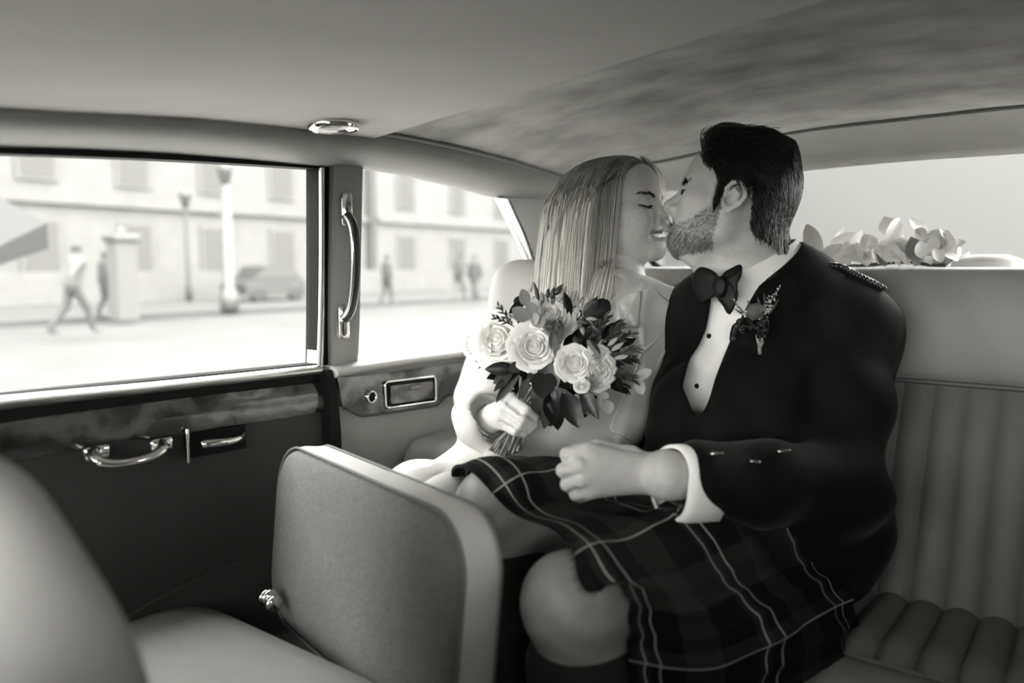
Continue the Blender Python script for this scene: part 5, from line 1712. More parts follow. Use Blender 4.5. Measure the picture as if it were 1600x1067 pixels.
LMESH = {}
def leaf(parent, base, tip, width, material, shape='oval', facing=None, name='leaf', curl=0.2, fold=.25):
    key = (shape, material.name, curl, fold)
    if key not in LMESH: LMESH[key] = leaf_mesh('leaf', dict(oval=OVAL, round=ROUND, narrow=NARROW)[shape], material, fold, curl)
    base = np.asarray(base); tip = np.asarray(tip); x = tip - base; L_ = np.linalg.norm(x); x = x / L_
    z = np.asarray(facing if facing is not None else -FWD, float); z = z - x * z.dot(x); z /= np.linalg.norm(z)
    y = np.cross(z, x)
    mw = dict(oval=.31, round=.48, narrow=.115)[shape]
    sy = width / 2 / mw
    M = Matrix(((x[0] * L_, y[0] * sy, z[0] * L_ * .5, base[0]), (x[1] * L_, y[1] * sy, z[1] * L_ * .5, base[1]), (x[2] * L_, y[2] * sy, z[2] * L_ * .5, base[2]), (0, 0, 0, 1)))
    return child(name, LMESH[key], parent, M)
def petal_mesh(name, Rk, h, flare, span, base=-.85, material=None, lip=.12, n=8):
    v = []
    for i in range(n):
        t = i / (n - 1)
        rad = Rk * (0.25 + 0.75 * math.sin(min(1, t * 1.25) * math.pi / 2)) * (1 + flare * max(0, t - .6) / .4)
        z = base + (h - base) * t
        if t > .85: z -= lip * Rk * ((t - .85) / .15) ** 2 * .6; rad += lip * Rk * ((t - .85) / .15)
        for j in range(n):
            s = j / (n - 1) * 2 - 1
            a = s * span * (0.75 + .25 * math.sin(t * math.pi * .8)) * (1 - 0.25 * max(0, t - .8) / .2 * abs(s))
            zz = z - .10 * abs(s) ** 2.5 * (h - base) * t
            v.append((rad * math.cos(a) * (1 + .03 * math.sin(5 * s + 3 * t)), rad * math.sin(a), zz))
    me = bpy.data.meshes.new(name); me.from_pydata(v, [], grid_faces(n, n)); smooth(me); me.materials.append(material); return me
ROSES = {}
def rose(parent, c, R, axis_, material, openness=1.0, seed=0, rings=None):
    key = (material.name, openness)
    rings = [(.13, .34, .0, 1.9, 2), (.26, .34, .03, 1.15, 3), (.40, .31, .05, 1.0, 4), (.55, .25, .08, .92, 4), (.71, .16, .12, .85, 5), (.86, .03, .16 * openness, .80, 5), (1.0, -.12, .22 * openness, .72, 6)]
    if key not in ROSES: ROSES[key] = [petal_mesh('petal', a, h, fl, sp_, material=material, lip=.10 + .12 * a) for a, h, fl, sp_, nn_ in rings]
    rnd = random.Random(seed)
    z = np.asarray(axis_, float) / np.linalg.norm(axis_); B = basis(z)
    # the heart of the rose carries the petals
    mb = MB(); mb.add(*lathe([(0.0001, -.9 * R), (.25 * R, -.85 * R), (.55 * R, -.45 * R), (.5 * R, -.1 * R), (.1 * R, .12 * R), (.0001, .2 * R)], 14, (0, 0, 0)))
    core = mb.build('rose', material, None); core.parent = parent
    core.matrix_basis = Matrix.Translation(Vector(np.asarray(c) - np.array(parent.location)))@ Matrix(B.tolist()).to_4x4()
    for ri, (a, h, fl, sp_, k) in enumerate(rings):
        ph = rnd.uniform(0, 6.28)
        for i in range(k):
            o = bpy.data.objects.new('petal', ROSES[key][ri]); COL.objects.link(o); o.parent = core
            s = R * rnd.uniform(.95, 1.05)
            o.matrix_basis = Matrix.Rotation(ph + i * 2 * math.pi / k + rnd.uniform(-.15, .15), 4, 'Z') @ Matrix.Rotation(rnd.uniform(-.06, .06), 4, 'Y') @ Matrix.Scale(s, 4)
    return core
def bud(parent, base, tip, r, material, name='bud'):
    base = np.asarray(base); tip = np.asarray(tip); d = tip - base; L_ = np.linalg.norm(d)
    mb = MB(); mb.add(*lathe([(.0001, 0), (r * .7, L_ * .15), (r, L_ * .4), (r * .75, L_ * .7), (r * .2, L_ * .95), (.0001, L_)], 10, base, basis(d)))
    return mb.build(name, material, parent)

# ---------------------------------------------------------------- the bouquet
bq = empty('bouquet', P(865, 560, 1.17), 'bouquet of white roses with dark leaves and eucalyptus held by the woman', 'bouquet')
mm = 1.16 / FPX                                    # metres per pixel at the bouquet
rose_list = [(775, 531, 1.155, 35, PETAL, (-.35, .1, -1), 1.0), (738, 540, 1.19, 30, PETAL, (-.9, 0, -.5), 1.6), (834, 541, 1.125, 29, PETAL, (.05, .12, -1), 1.0),
             (859, 492, 1.17, 30, CREAM, (.05, .55, -1), 1.2), (895, 491, 1.185, 17, PETAL, (.3, .6, -1), 1.0), (898, 567, 1.105, 22, PETAL, (.05, .15, -1), .9), (937, 576, 1.115, 24, CREAM, (.45, -.05, -1), 1.3)]
for i, (x, y, d, r, m_, ax, op) in enumerate(rose_list): rose(bq, P(x, y, d), r * mm, dirc(ax[0], ax[1], ax[2]), m_, op, i + 3)
# filler: a dark mound of leaves behind the roses
for i in range(150):
    a = RNG.uniform(0, 6.28); r = math.sqrt(RNG.uniform(0.02, 1))
    cx, cy = 872 + 92 * r * math.cos(a), 555 + 72 * r * math.sin(a)
    if cx < 775: continue
    d = 1.165 + RNG.uniform(0, .05) + .02 * r
    b_ = P(cx, cy, d); ou = dirc(math.cos(a) + RNG.normal(0, .4), -math.sin(a) + RNG.normal(0, .4), RNG.uniform(-.9, .1))
    leaf(bq, b_, b_ + ou * RNG.uniform(.028, .045), RNG.uniform(.012, .022), LEAF_D if RNG.uniform() < .75 else LEAF_M, 'oval', facing=dirc(RNG.normal(0, .5), .5, -1))
def L2(x0, y0, x1, y1, d0, d1, w, m_, sh='oval', fc=None, **k): leaf(bq, P(x0, y0, d0), P(x1, y1, d1), w * mm, m_, sh, facing=fc, **k)
# large dark leaves hanging under the roses
for q in ((852, 575, 846, 622, 38), (850, 590, 848, 655, 40), (868, 560, 884, 610, 44), (858, 605, 888, 652, 44), (862, 610, 866, 664, 34), (880, 610, 905, 668, 32), (846, 568, 870, 606, 40), (866, 628, 874, 672, 26), (893, 618, 925, 642, 26), (905, 600, 935, 655, 22)):
    L2(q[0], q[1], q[2], q[3], 1.13, 1.115 + RNG.uniform(-.01, .02), q[4], LEAF_D, 'oval', dirc(RNG.normal(0, .3), .35, -1))
L2(806, 575, 758, 577, 1.15, 1.14, 22, LEAF_D); L2(815, 570, 795, 578, 1.13, 1.12, 18, LEAF_M)
L2(812, 585, 773, 632, 1.14, 1.16, 9, LEAF_M, 'narrow'); L2(826, 590, 810, 626, 1.13, 1.14, 14, LEAF_M, 'narrow')
L2(848, 640, 862, 668, 1.13, 1.14, 18, LEAF_M, 'narrow'); L2(858, 630, 850, 672, 1.12, 1.13, 18, LEAF_M, 'narrow')
L2(860, 545, 880, 505, 1.12, 1.12, 22, LEAF_M); L2(868, 560, 868, 520, 1.11, 1.105, 20, LEAF_L, 'oval', dirc(.8, .2, -.6))
# pale round eucalyptus leaves
for q in ((823, 478, 816, 452, 19), (837, 497, 826, 472, 21), (829, 502, 842, 494, 20), (838, 492, 845, 512, 22), (824, 500, 801, 482, 24), (840, 495, 842, 482, 10), (936, 615, 950, 622, 17), (940, 620, 930, 640, 13), (945, 625, 953, 646, 20), (992, 592, 1018, 578, 16), (996, 592, 1004, 616, 17), (925, 545, 918, 532, 10)):
    L2(q[0], q[1], q[2], q[3], 1.13, 1.12, q[4], LEAF_L, 'round', dirc(RNG.normal(0, .3), .3, -1), curl=.1)
L2(918, 535, 941, 560, 1.10, 1.10, 11, LEAF_L, 'oval', dirc(.4, .6, -.8)); L2(921, 530, 940, 552, 1.105, 1.09, 9, LEAF_M, 'oval', dirc(.6, .2, -.8))
# leaves at the far shoulder of the bunch
L2(930, 490, 952, 470, 1.19, 1.19, 30, LEAF_D, 'round'); L2(925, 505, 950, 500, 1.17, 1.17, 20, LEAF_D)
L2(805, 478, 812, 462, 1.17, 1.17, 12, LEAF_D); L2(795, 490, 822, 468, 1.16, 1.17, 14, LEAF_D)
# spiky sprigs: left tuft, top buds, right-hand side
def sprig(x0, y0, x1, y1, d, n, ln, w, m_, spread=.9, sh='narrow'):
    p0, p1 = P(x0, y0, d), P(x1, y1, d - .005)
    mb = MB(); mb.add(*tube([p0, (p0 + p1) / 2, p1], .0011, 5)); mb.build('sprig_stem', STEM_D, bq)
    for i in range(n):
        t = .15 + .85 * i / max(1, n - 1); b_ = p0 + (p1 - p0) * t; dr = (p1 - p0) / np.linalg.norm(p1 - p0)
        sd = (1 if i % 2 else -1)
        v_ = dr + sd * spread * (1 - .6 * t) * np.cross(dr, FWD) + dirc(0, 0, RNG.uniform(-.6, .6))
        leaf(bq, b_, b_ + v_ / np.linalg.norm(v_) * ln * mm * RNG.uniform(.75, 1.2), w * mm, m_, sh, facing=dirc(RNG.normal(0, .4), .4, -1))
sprig(800, 505, 780, 480, 1.15, 7, 15, 4, LEAF_M); sprig(800, 508, 774, 496, 1.145, 7, 13, 4, LEAF_D)
for q in ((940, 545, 985, 522), (945, 555, 994, 545), (945, 565, 990, 560), (950, 575, 985, 590), (940, 535, 968, 510), (945, 585, 975, 605), (920, 530, 945, 500)):
    sprig(*q, 1.135 + RNG.uniform(-.01, .02), 9, 22, 6, LEAF_D if RNG.uniform() < .6 else LEAF_M, .8)
for q in ((955, 548, 975, 535), (960, 560, 982, 556), (950, 540, 965, 527)): L2(*q, 1.115, 1.11, 7, LEAF_L, 'narrow')
for q in ((842, 470, 834, 440, 6), (862, 468, 866, 448, 8), (874, 470, 886, 446, 7), (848, 475, 846, 455, 7), (866, 462, 879, 444, 9), (892, 472, 902, 452, 5), (900, 478, 912, 462, 4), (855, 466, 857, 450, 6), (884, 476, 896, 455, 5)):
    b_, t_ = P(q[0], q[1], 1.18), P(q[2], q[3], 1.18)
    mb = MB(); mb.add(*tube([P(866, 500, 1.18), b_], .0010, 5)); mb.build('sprig_stem', STEM_D, bq)
    bud(bq, b_, t_, q[4] * mm * .6, LEAF_M if RNG.uniform() < .7 else LEAF_L)
# star-shaped small buds (pale) over the dark centre
for q in ((905, 505, 893, 520), (912, 500, 905, 514), (918, 495, 930, 512), (915, 498, 934, 499), (908, 508, 912, 524), (922, 505, 938, 520), (898, 525, 900, 542), (903, 500, 920, 506)):
    bud(bq, P(q[0], q[1], 1.12), P(q[2], q[3], 1.115), 4.0 * mm, LEAF_L if RNG.uniform() < .6 else LEAF_M)
# thistle head
tc_ = P(862, 510, 1.13); mb = MB(); mb.add(*lathe([(.0001, .010), (.007, .008), (.0105, 0), (.008, -.008), (.0001, -.011)], 14, tc_, basis(-FWD)))
th_ = mb.build('thistle', LEAF_M, bq)
dv_ = RNG.normal(0, 1, (260, 3)); dv_ /= np.linalg.norm(dv_, axis=1)[:, None]; dv_ = dv_[dv_ @ FWD < .2]
v_, q_ = strands(tc_ + dv_[:, None] * np.linspace(.007, .0145, 3)[None, :, None], .0007, .0003); o = mesh_obj('spikes', v_, q_, LEAF_L, th_); 
# small half-open buds below
rose(bq, P(908, 602, 1.10), 9 * mm, dirc(-.3, .4, -1), CREAM, .9, 44); rose(bq, P(926, 600, 1.105), 8 * mm, dirc(.5, .1, -1), LEAF_L, .9, 45)
# stems through the fist
stem_ends = [(765 + i * 4.0, 703 + 9 * math.sin(math.pi * i / 12)) for i in range(13)]
for i, (x, y) in enumerate(stem_ends):
    t = i / 10
    top_ = P(840 + 30 * math.sin(i * 2.1), 600 + 12 * math.cos(i * 1.7), 1.17)
    midp = P(810 + 12 * math.sin(i * 1.3), 655 + 3 * math.cos(i * 2), 1.194 + .006 * math.sin(i * 1.9))
    low_ = P(784 + i * 2.9, 681, 1.190 + .010 * math.cos(i * 2.3)); end_ = P(x, y, 1.180 + .012 * math.sin(i * 2.7))
    mb = MB(); mb.add(*tube(catmull([top_, midp, low_, end_], 14), 0.0023 + .0005 * math.sin(i * 3), 7)); mb.build('stem', STEM_M, bq)

# ---------------------------------------------------------------- boutonniere on the lapel
bt_p, bt_g = on_surface(FJ, 1183, 505)
bj_n = bt_g * .35 - FWD * .65; bj_n /= np.linalg.norm(bj_n)
def BJ(x, y, off=.010):
    r_ = ray(x, y); o_ = bt_p + bj_n * (off + .004)
    return CAM + r_ * ((o_ - CAM).dot(bj_n) / r_.dot(bj_n))
btn = empty('boutonniere', bt_p + bt_g * .008, 'thistle and heather boutonniere with tartan ribbon pinned to the black lapel', 'boutonniere')
def heather(x0, y0, x1, y1, n, size):
    a_, b_ = BJ(x0, y0, .012), BJ(x1, y1, .016)
    mb = MB(); mb.add(*tube([a_, (a_ + b_) / 2, b_], .0010, 5)); st = mb.build('heather_stem', LEAF_M, btn)
    for i in range(n):
        t = i / (n - 1); p = a_ * (1 - t) + b_ * t; s = size * (1.1 - .7 * t)
        d_3 = dirc(RNG.normal(0, 1), RNG.normal(.3, .6), -abs(RNG.normal(.3, .6)))
        p2 = p + d_3 * s * 1.6
        mb = MB(); mb.add(*lathe([(.0001, s * .9), (s * .55, s * .3), (s * .6, -s * .2), (s * .2, -s * .7), (.0001, -s * .8)], 7, p2, basis(d_3))); mb.build('floret', CREAM if RNG.uniform() < .65 else LEAF_L, st)
heather(1190, 500, 1218, 448, 34, .0030); heather(1186, 500, 1203, 462, 24, .0028); heather(1172, 500, 1143, 466, 24, .0028); heather(1180, 492, 1184, 470, 10, .002)
for q in ((1180, 495, 1168, 468), (1190, 490, 1184, 463), (1196, 486, 1194, 456), (1200, 492, 1218, 466), (1176, 500, 1148, 482)):
    leaf(btn, BJ(q[0], q[1], .012), BJ(q[2], q[3], .018), .005, LEAF_M, 'narrow')
c_ = BJ(1180, 486, .016); ud = dirc(-.45, .9, -.1)
mb = MB(); mb.add(*lathe([(.0001, .012), (.009, .010), (.0135, .004), (.013, -.003), (.008, -.011), (.0001, -.014)], 16, c_, basis(ud))); th2 = mb.build('thistle_head', mat('thistle_grey', .10, .8, bump=.8, bscale=900), btn)
RIB = tartan_mat('tartan_ribbon', .13)
def ribbon(px_pts, w, up_dir):
    path = catmull([BJ(*q) for q in px_pts], 24); t_, U_, V_ = frames(path, up=up_dir)
    v_ = []; uv_ = []; l = np.r_[0, np.cumsum(np.linalg.norm(np.diff(path, axis=0), axis=1))]
    for i, p in enumerate(path):
        for s in (-1, 0, 1): v_.append(p + V_[i] * s * w / 2); uv_.append((l[i], s * w / 2 + .004))
    f_ = grid_faces(24, 3)
    return obj('tartan_ribbon', v_, f_, RIB, btn, uv=uv_)
ribbon([(1182, 512, .008), (1196, 500, .024), (1202, 505, .03), (1196, 520, .022), (1184, 522, .008)], .013, dirc(.9, .3, -.2))
ribbon([(1180, 512, .008), (1164, 497, .022), (1154, 503, .028), (1160, 520, .02), (1178, 520, .008)], .013, dirc(-.4, .9, -.2))
ribbon([(1176, 512, .010), (1152, 508, .02), (1146, 518, .018), (1144, 532, .006)], .009, dirc(-.2, .3, -1))
ribbon([(1180, 515, .012), (1190, 508, .026), (1194, 515, .03), (1190, 524, .02)], .014, dirc(.2, .1, -1))
for r_, q in ((.0085, 530), (.0065, 535)):
    cc_ = BJ(1187, q, .013); a_ = np.linspace(0, 2 * math.pi, 18, endpoint=False)
    B_ = basis(-FWD + dirc(.3, .2, 0)); mb = MB(); mb.add(*tube(np.array([cc_ + B_ @ np.array([r_ * math.cos(q2), r_ * math.sin(q2) * .8, 0]) for q2 in a_]), .0010, 5, closed=True)); mb.build('cord_loop', mat('silver_cord', .5, .3, metal=.8), btn)
mb = MB(); mb.add(*tube([BJ(1186, 536, .008), BJ(1187, 545, .008), BJ(1187, 554, .008)], .0030, 8)); mb.build('wrapped_stem', STEM_M, btn)

# ---------------------------------------------------------------- flowers along the parcel shelf
gar = empty('flower_garland', (-0.05, 1.64, 0.967), 'garland of pale leaves and white blooms on the parcel shelf at the back window', 'garland')
PALELEAF = mat('backlit_pale_leaf', .74, .55, noise=.14, nscale=60, sss=.3); GREYLEAF = mat('grey_leaf', .20, .6, noise=.3, nscale=50)
gl_ = [(1278, 408, 1262, 350, 30, 0), (1290, 395, 1340, 362, 26, 0), (1330, 400, 1352, 360, 30, 0), (1345, 410, 1320, 375, 30, 0), (1366, 415, 1342, 376, 36, 0), (1372, 412, 1398, 372, 38, 0), (1385, 380, 1410, 342, 34, 0), (1395, 370, 1382, 338, 30, 0),
       (1410, 405, 1396, 372, 30, 0), (1412, 410, 1430, 372, 34, 0), (1435, 410, 1425, 370, 30, 1), (1448, 375, 1425, 336, 26, 0), (1450, 398, 1470, 368, 40, 0), (1462, 395, 1440, 372, 30, 0), (1480, 385, 1508, 376, 18, 0), (1480, 380, 1472, 356, 16, 0),
       (1330, 412, 1300, 396, 26, 0), (1310, 412, 1275, 400, 24, 0), (1460, 415, 1455, 392, 34, 1), (1428, 416, 1440, 385, 30, 1), (1385, 416, 1372, 396, 26, 1), (1480, 415, 1470, 392, 30, 1), (1405, 416, 1400, 394, 26, 0), (1355, 416, 1345, 395, 24, 0), (1300, 380, 1320, 358, 12, 0), (1450, 372, 1428, 358, 20, 0), (1345, 385, 1372, 370, 30, 0), (1270, 415, 1268, 386, 22, 0), (1490, 402, 1478, 378, 22, 0)]
for i, (x0, y0, x1, y1, w, k) in enumerate(gl_):
    Y0 = 1.60 + .05 * ((i * 37) % 10) / 10
    b_, t_ = PY(x0, y0, Y0), PY(x1, y1, Y0 - .01 + .03 * ((i * 53) % 10) / 10)
    leaf(gar, b_, t_, w / FPX * 1.42, GREYLEAF if k else PALELEAF, 'oval' if i % 3 else 'round', facing=dirc(RNG.normal(0, .5), RNG.normal(.2, .3), -1), fold=.35, curl=.3)
for i in range(46):
    x0 = 1262 + 240 * RNG.uniform(); y0 = 416 - 20 * RNG.uniform(); Y0 = 1.585 + .09 * RNG.uniform()
    b_ = PY(x0, y0, Y0); hgt = 1.0 if 1330 < x0 < 1470 else .6
    t_ = b_ + np.array([RNG.normal(0, .022), RNG.normal(0, .012), RNG.uniform(.018, .042) * hgt])
    leaf(gar, b_, t_, RNG.uniform(.016, .030), PALELEAF if RNG.uniform() < .85 else GREYLEAF, 'oval' if i % 2 else 'round', facing=dirc(RNG.normal(0, .6), RNG.normal(.2, .4), -1), fold=.35, curl=.3)
for (x, y, r) in ((1468, 376, 15), (1350, 392, 14), (1412, 384, 13)): rose(gar, PY(x, y, 1.62), r / FPX * 1.4, dirc(RNG.normal(0, .4), .4, -1), PETAL, 1.3, x)
mb = MB(); mb.add(*tube(catmull([PY(x, 412 + 3 * math.sin(x), 1.63) for x in range(1262, 1500, 24)], 40), .004, 6)); mb.build('garland_stem', STEM_D, gar)
hat = empty('hat', PY(1545, 418, 1.63), 'pale rounded hat lying at the end of the shelf flowers', 'hat')
hc_ = PY(1545, 412, 1.64); hc_[2] = .967
mb = MB(); mb.add(*lathe([(.0001, .054), (.03, .053), (.058, .042), (.066, .014), (.068, .006), (.088, .004), (.090, .002), (.088, 0), (.0001, 0)], 32, hc_)); mb.build('hat_body', mat('pale_felt', .75, .9), hat)
print('flowers', round(time.time() - T0, 1))
# ================================================================ THE STREET OUTSIDE (far out of focus)
ASPH = mat('pale_asphalt', 0.031, .9, noise=.15, nscale=.8); FACADE = mat('pale_stone', 0.083, .9, noise=.08, nscale=1.5); FACADE2 = mat('pale_render', 0.086, .9, noise=.05, nscale=1)
WINDOWD = mat('dull_window', 0.068, .9, spec=.05); PALEGREY = mat('pale_grey_paint', 0.0595, .6); DARKCLOTH = mat('dark_cloth', 0.034, .9); SKINFAR = mat('far_skin', 0.0490, .7); MIDCLOTH = mat('grey_cloth', 0.0294, .9); PALECLOTH = mat('pale_cloth', 0.0630, .9)
v, f = box((-25, 10, -.52), (160, 200, .2)); struct(obj('ground', v, f, ASPH, sm=False))['label'] = 'pale road outside the car'
v, f = box((-3.9, 3, -.345), (4.6, 60, .17)); struct(obj('bounce_strip', v, f, mat('pale_bounce', .26, .9, noise=.1, nscale=2), sm=False))['label'] = 'unseen pale strip added beside the car to bounce light upward'  # unseen strip added to bounce daylight up to the ceiling
v, f = box((-24.5, 5, -.36), (9.0, 160, .14)); struct(obj('pavement', v, f, mat('pale_paving', 0.0329, .9, noise=.1, nscale=.5), sm=False))['label'] = 'pavement across the street'
def building(y0, y1, X, h, label, material, cols, rws, z0=1.6):
    b = empty('building', (X - 4, (y0 + y1) / 2, -.3), label, 'building')
    v, f = box((X - 4, (y0 + y1) / 2, h / 2 - .3), (8, y1 - y0, h)); obj('wall', v, f, material, b, sm=False)
    fm = None
    for c in range(cols):
        for r in range(rws):
            y = y0 + (c + .5) * (y1 - y0) / cols; z = z0 + r * 3.4
            if fm is None:
                m_ = MB(); m_.add(*box((0, 0, 0), (.10, 1.35, 2.1))); fo = m_.build('window_frame', material, b, sm=False); fm = fo.data
                m_ = MB(); m_.add(*box((.06, 0, 0), (.03, 1.1, 1.85))); po = m_.build('pane', WINDOWD, fo, sm=False); pm = po.data
                fo.matrix_parent_inverse = Matrix.Identity(4); po.matrix_parent_inverse = Matrix.Identity(4)
            else:
                fo = bpy.data.objects.new('window_frame', fm); COL.objects.link(fo); fo.parent = b
                po = bpy.data.objects.new('pane', pm); COL.objects.link(po); po.parent = fo
            fo.location = Vector((X + .05, y, z)) - b.location
    m_ = MB(); m_.add(*box((X + .15, (y0 + y1) / 2, h - .7), (.5, y1 - y0, .45))); m_.add(*box((X + .08, (y0 + y1) / 2, 3.3), (.25, y1 - y0, .25))); m_.build('cornice', material, b, sm=False)
    return b
building(-26, 10, -29, 26, 'pale stone building seen through the door window, the one nearest the front', FACADE2, 9, 3)
building(10.2, 27, -29.3, 25, 'pale stone building behind the lamp post in the door window', FACADE, 5, 3)
building(27.3, 60, -28.8, 26, 'pale stone building seen through the quarter window', FACADE2, 8, 3)
rb = empty('building', (-3, 46, -.3), 'made-up plain pale building filling the back window in place of bright sky', 'building')
v, f = box((-4, 70, 11), (90, 8, 23)); obj('wall', v, f, mat('pale_far_wall', 0.064, .9), rb, sm=False)  # wall added in place of bare sky, to hold the back window below white
m_ = MB(); m_.add(*box((-4, 65.8, 22), (90, .6, .6))); m_.build('cornice', FACADE, rb, sm=False)

def ground_pt(px, X, z=-.3):
    p = PX(px, 430, X); p[2] = z; return p
def pedestrian(px, X, h, label, coat, legs, stride, lean=0.0, face=1):
    """a walking figure, one continuous skin, with coat and bag"""
    g = ground_pt(px, X); k = h / 1.72
    o = empty('person', g, label, 'person', 'passers-by on the pavement')
    Fp = Field(*[axis(a_, b_, .035, []) for a_, b_ in ((g[0] - .5, g[0] + .5), (g[1] - .8, g[1] + .8), (g[2] - .1, g[2] + h + .2))])
    q = lambda y, z, x=0: g + np.array([x, y * face, z]) * k
    hd = q(.05 + lean, 1.60); nk = q(.02 + lean, 1.45); pv = q(0, .92)
    Fp.add(ell(hd, (.075 * k, .095 * k, .115 * k)), 0); Fp.add(cap(hd, nk, .055 * k, .06 * k), .03)
    Fp.add(cap(nk + [0, 0, -.1 * k], pv, .15 * k, .14 * k), .05)
    for s in (-1, 1):
        Fp.add(cap(nk + [s * .17 * k, 0, -.07 * k], q(-.10 * s * stride, 1.12, s * .22), .052 * k, .042 * k), .04); Fp.add(cap(q(-.10 * s * stride, 1.12, s * .22), q(.02 - .12 * s * stride, .88, s * .22), .042 * k, .034 * k), .02)
        kn = q(.16 * s * stride + .05, .50, s * .09); an = q(.30 * s * stride - (.10 if s < 0 else 0), .06, s * .09)
        Fp.add(cap(pv + [s * .09 * k, 0, -.03], kn, .085 * k, .06 * k), .03); Fp.add(cap(kn, an, .06 * k, .042 * k), .02); Fp.add(cap(an, an + np.array([0, .16 * face * k, -.02 * k]), .042 * k, .035 * k), .02)
    V_, Q_ = Fp.mesh(); mesh_obj('body', V_, Q_, SKINFAR, o)
    Fc = Field(*Fp.ax)
    Fc.add(cap(nk + [0, 0, -.1 * k], pv + [0, 0, .05], .172 * k, .165 * k), .05)
    for s in (-1, 1): Fc.add(cap(nk + [s * .17 * k, 0, -.07 * k], q(-.10 * s * stride, 1.12, s * .22), .066 * k, .055 * k), .04); Fc.add(cap(q(-.10 * s * stride, 1.12, s * .22), q(.02 - .11 * s * stride, .92, s * .22), .055 * k, .046 * k), .02)
    V_, Q_ = Fc.mesh(); mesh_obj('coat', V_, Q_, coat, o)
    Ft = Field(*Fp.ax)
    for s in (-1, 1):
        kn = q(.16 * s * stride + .05, .50, s * .09); an = q(.30 * s * stride - (.10 if s < 0 else 0), .12, s * .09)
        Ft.add(cap(pv + [s * .09 * k, 0, -.03], kn, .10 * k, .073 * k), .04); Ft.add(cap(kn, an, .073 * k, .055 * k), .02)
    V_, Q_ = Ft.mesh(); mesh_obj('trousers', V_, Q_, legs, o)
    Fh = Field(*Fp.ax); Fh.add(ell(hd + [0, -.02 * face, .03 * k], (.088 * k, .10 * k, .105 * k)), 0); Fh.sub(ell(hd + [0, .12 * face * k, -.04], (.1, .11 * k, .12 * k)), .01)
    V_, Q_ = Fh.mesh(); mesh_obj('hair', V_, Q_, MIDCLOTH, o)
    return o
pedestrian(112, -15.5, 1.72, 'passer-by in pale coat and dark trousers walking beyond the door window', PALECLOTH, DARKCLOTH, 1.0, .08)
pedestrian(163, -20.0, 1.66, 'passer-by in grey coat standing beside the pale post', MIDCLOTH, MIDCLOTH, .25)
pedestrian(716, -17.5, 1.75, 'passer-by in grey clothes seen in the middle of the quarter window', MIDCLOTH, PALECLOTH, .8, .10)
pedestrian(742, -17.0, 1.70, 'passer-by in dark coat at the flowers in the quarter window', DARKCLOTH, MIDCLOTH, .7, .0, -1)
pedestrian(604, -18.5, 1.68, 'passer-by in grey coat near the pillar in the quarter window', MIDCLOTH, MIDCLOTH, .4)

def post(px, X, h, r, label, material, top=True):
    g = ground_pt(px, X); o = empty('lamp_post', g, label, 'lamp post')
    m_ = MB(); m_.add(*lathe([(.0001, 0), (r * 1.6, 0), (r * 1.6, .5), (r, .65), (r * .8, h), (.0001, h)], 14, g)); m_.build('post', material, o)
    if top:
        m_ = MB(); m_.add(*lathe([(.0001, h - .05), (.10, h), (.20, h + .42), (.22, h + .45), (.10, h + .6), (.0001, h + .68)], 12, g)); m_.build('lantern', mat('grey_iron', 0.0525, .6), o)
    return o
post(357, -20.0, 3.6, .16, 'pale lamp post with a lantern behind the door window', PALEGREY)
post(294, -26.5, 3.4, .08, 'thin dark lamp post against the far building', DARKCLOTH)
g = ground_pt(192, -19.0); gp = empty('gate_pillar', g, 'square pale stone pillar on the pavement behind the door window', 'pillar')
m_ = MB(); m_.add(*box(g + [0, 0, .95], (.5, .5, 1.9))); m_.build('shaft', mat('white_stone', 0.0686, .9), gp, sm=False)
m_ = MB(); m_.add(*rbox(g + [0, 0, 1.98], (.66, .66, .16), .04, 2)); m_.add(*lathe([(.0001, .16), (.11, .10), (.14, 0), (.0001, -.02)], 12, g + [0, 0, 2.08])); m_.build('cap', PALEGREY, gp)
# low wall and railings behind the pavement
m_ = MB(); m_.add(*box((-28.0, 12, .25), (.3, 60, 1.1))); w_ = m_.build('garden_wall', FACADE, None, sm=False); tag(w_, 'low pale wall along the pavement in front of the buildings', 'wall')
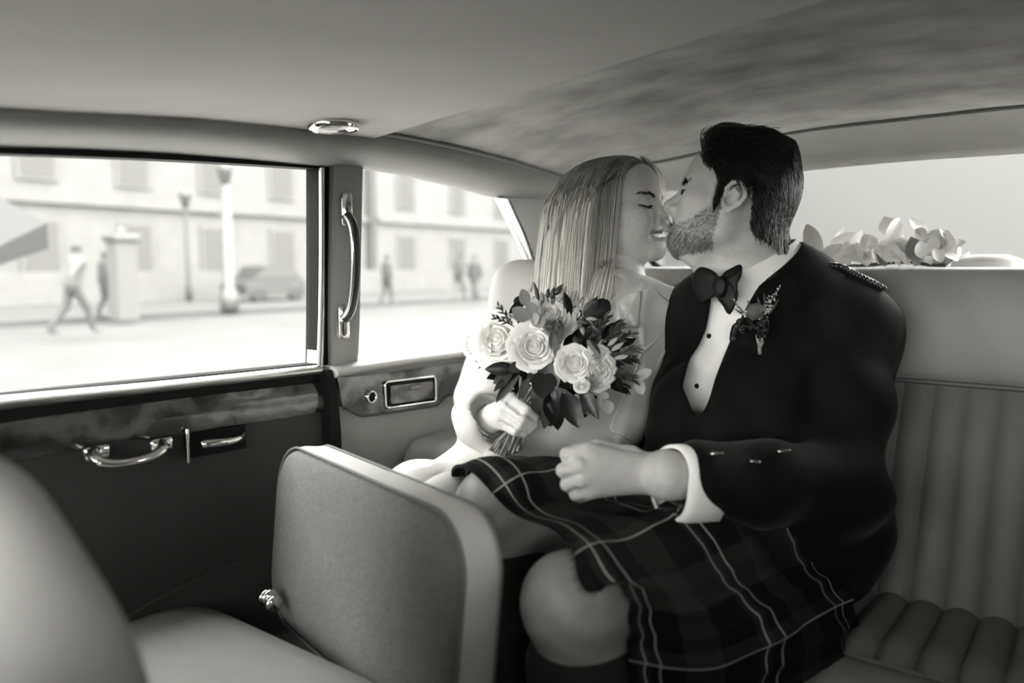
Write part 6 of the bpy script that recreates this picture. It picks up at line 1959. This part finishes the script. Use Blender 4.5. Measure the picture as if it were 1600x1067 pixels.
# dark stall canopy at the front edge of the door window
st = empty('market_stall', ground_pt(25, -6.0), 'market stall with a slanting dark canopy at the front end of the door window', 'stall')
c0, c1 = PX(-30, 408, -6.0), PX(74, 357, -6.0); c2, c3 = PX(76, 388, -6.0), PX(-30, 424, -6.0)
v, f = shell([c0, c1, c2, c3], [(0, 1, 2, 3)], .06, (-1, 0, 0)); obj('canopy_front', v, f, mat('dark_canopy', 0.0084, .8), st, sm=False)
v, f = shell([c0, c1, c1 + [-.9, 0, .25], c0 + [-.9, 0, .25]], [(0, 1, 2, 3)], .04, (0, 0, 1)); obj('canopy_roof', v, f, mat('grey_canopy', 0.0098, .8), st, sm=False)
for p in (c0,):
    m_ = MB(); m_.add(*tube([np.array([p[0] - .05, p[1], -.3]), p + [-.05, 0, 0]], 0.02, 8)); m_.build('pole', mat('grey_pole', 0.0420, .6), st)
# parked car and scooters
def parked_car(px, X, label, material, L_=4.2):
    g = ground_pt(px, X); o = empty('car', g, label, 'car')
    pr = [(-2.1, .25), (-2.1, .62), (-1.9, .74), (-1.15, .82), (-.65, 1.28), (.75, 1.32), (1.45, .86), (2.0, .78), (2.1, .55), (2.1, .25)]
    v = []
    for x in (-.8, -.72, .72, .8):
        for (a_, z_) in pr: v.append(g + np.array([x, a_ * L_ / 4.2, z_ - (.03 if abs(x) > .75 else 0)]))
    f_ = grid_faces(4, len(pr)); n_ = len(pr); f_ += [tuple(range(n_)), tuple(3 * n_ + i for i in range(n_ - 1, -1, -1))]
    obj('body', v, f_, material, o, sm=False)
    v, f_ = shell([g + np.array([.81, a_, z_]) for a_, z_ in ((-1.0, .84), (-.6, 1.2), (.65, 1.24), (1.2, .86))], [(0, 1, 2, 3)], .01, (1, 0, 0)); obj('side_window', v, f_, WINDOWD, o, sm=False)
    for a_ in (-1.3, 1.3):
        m_ = MB(); m_.add(*lathe([(.0001, .1), (.2, .1), (.31, .09), (.32, 0), (.31, -.1), (.0001, -.1)], 16, g + np.array([.74, a_ * L_ / 4.2, .32]), basis((1, 0, 0)))); m_.build('wheel', MIDCLOTH, o)
    return o
parked_car(412, -24.5, 'small grey car parked across the street in the door window', mat('grey_car_paint', 0.0350, .4), 2.6)
print('outside', round(time.time() - T0, 1))
print('script seconds', round(time.time() - T0, 1))
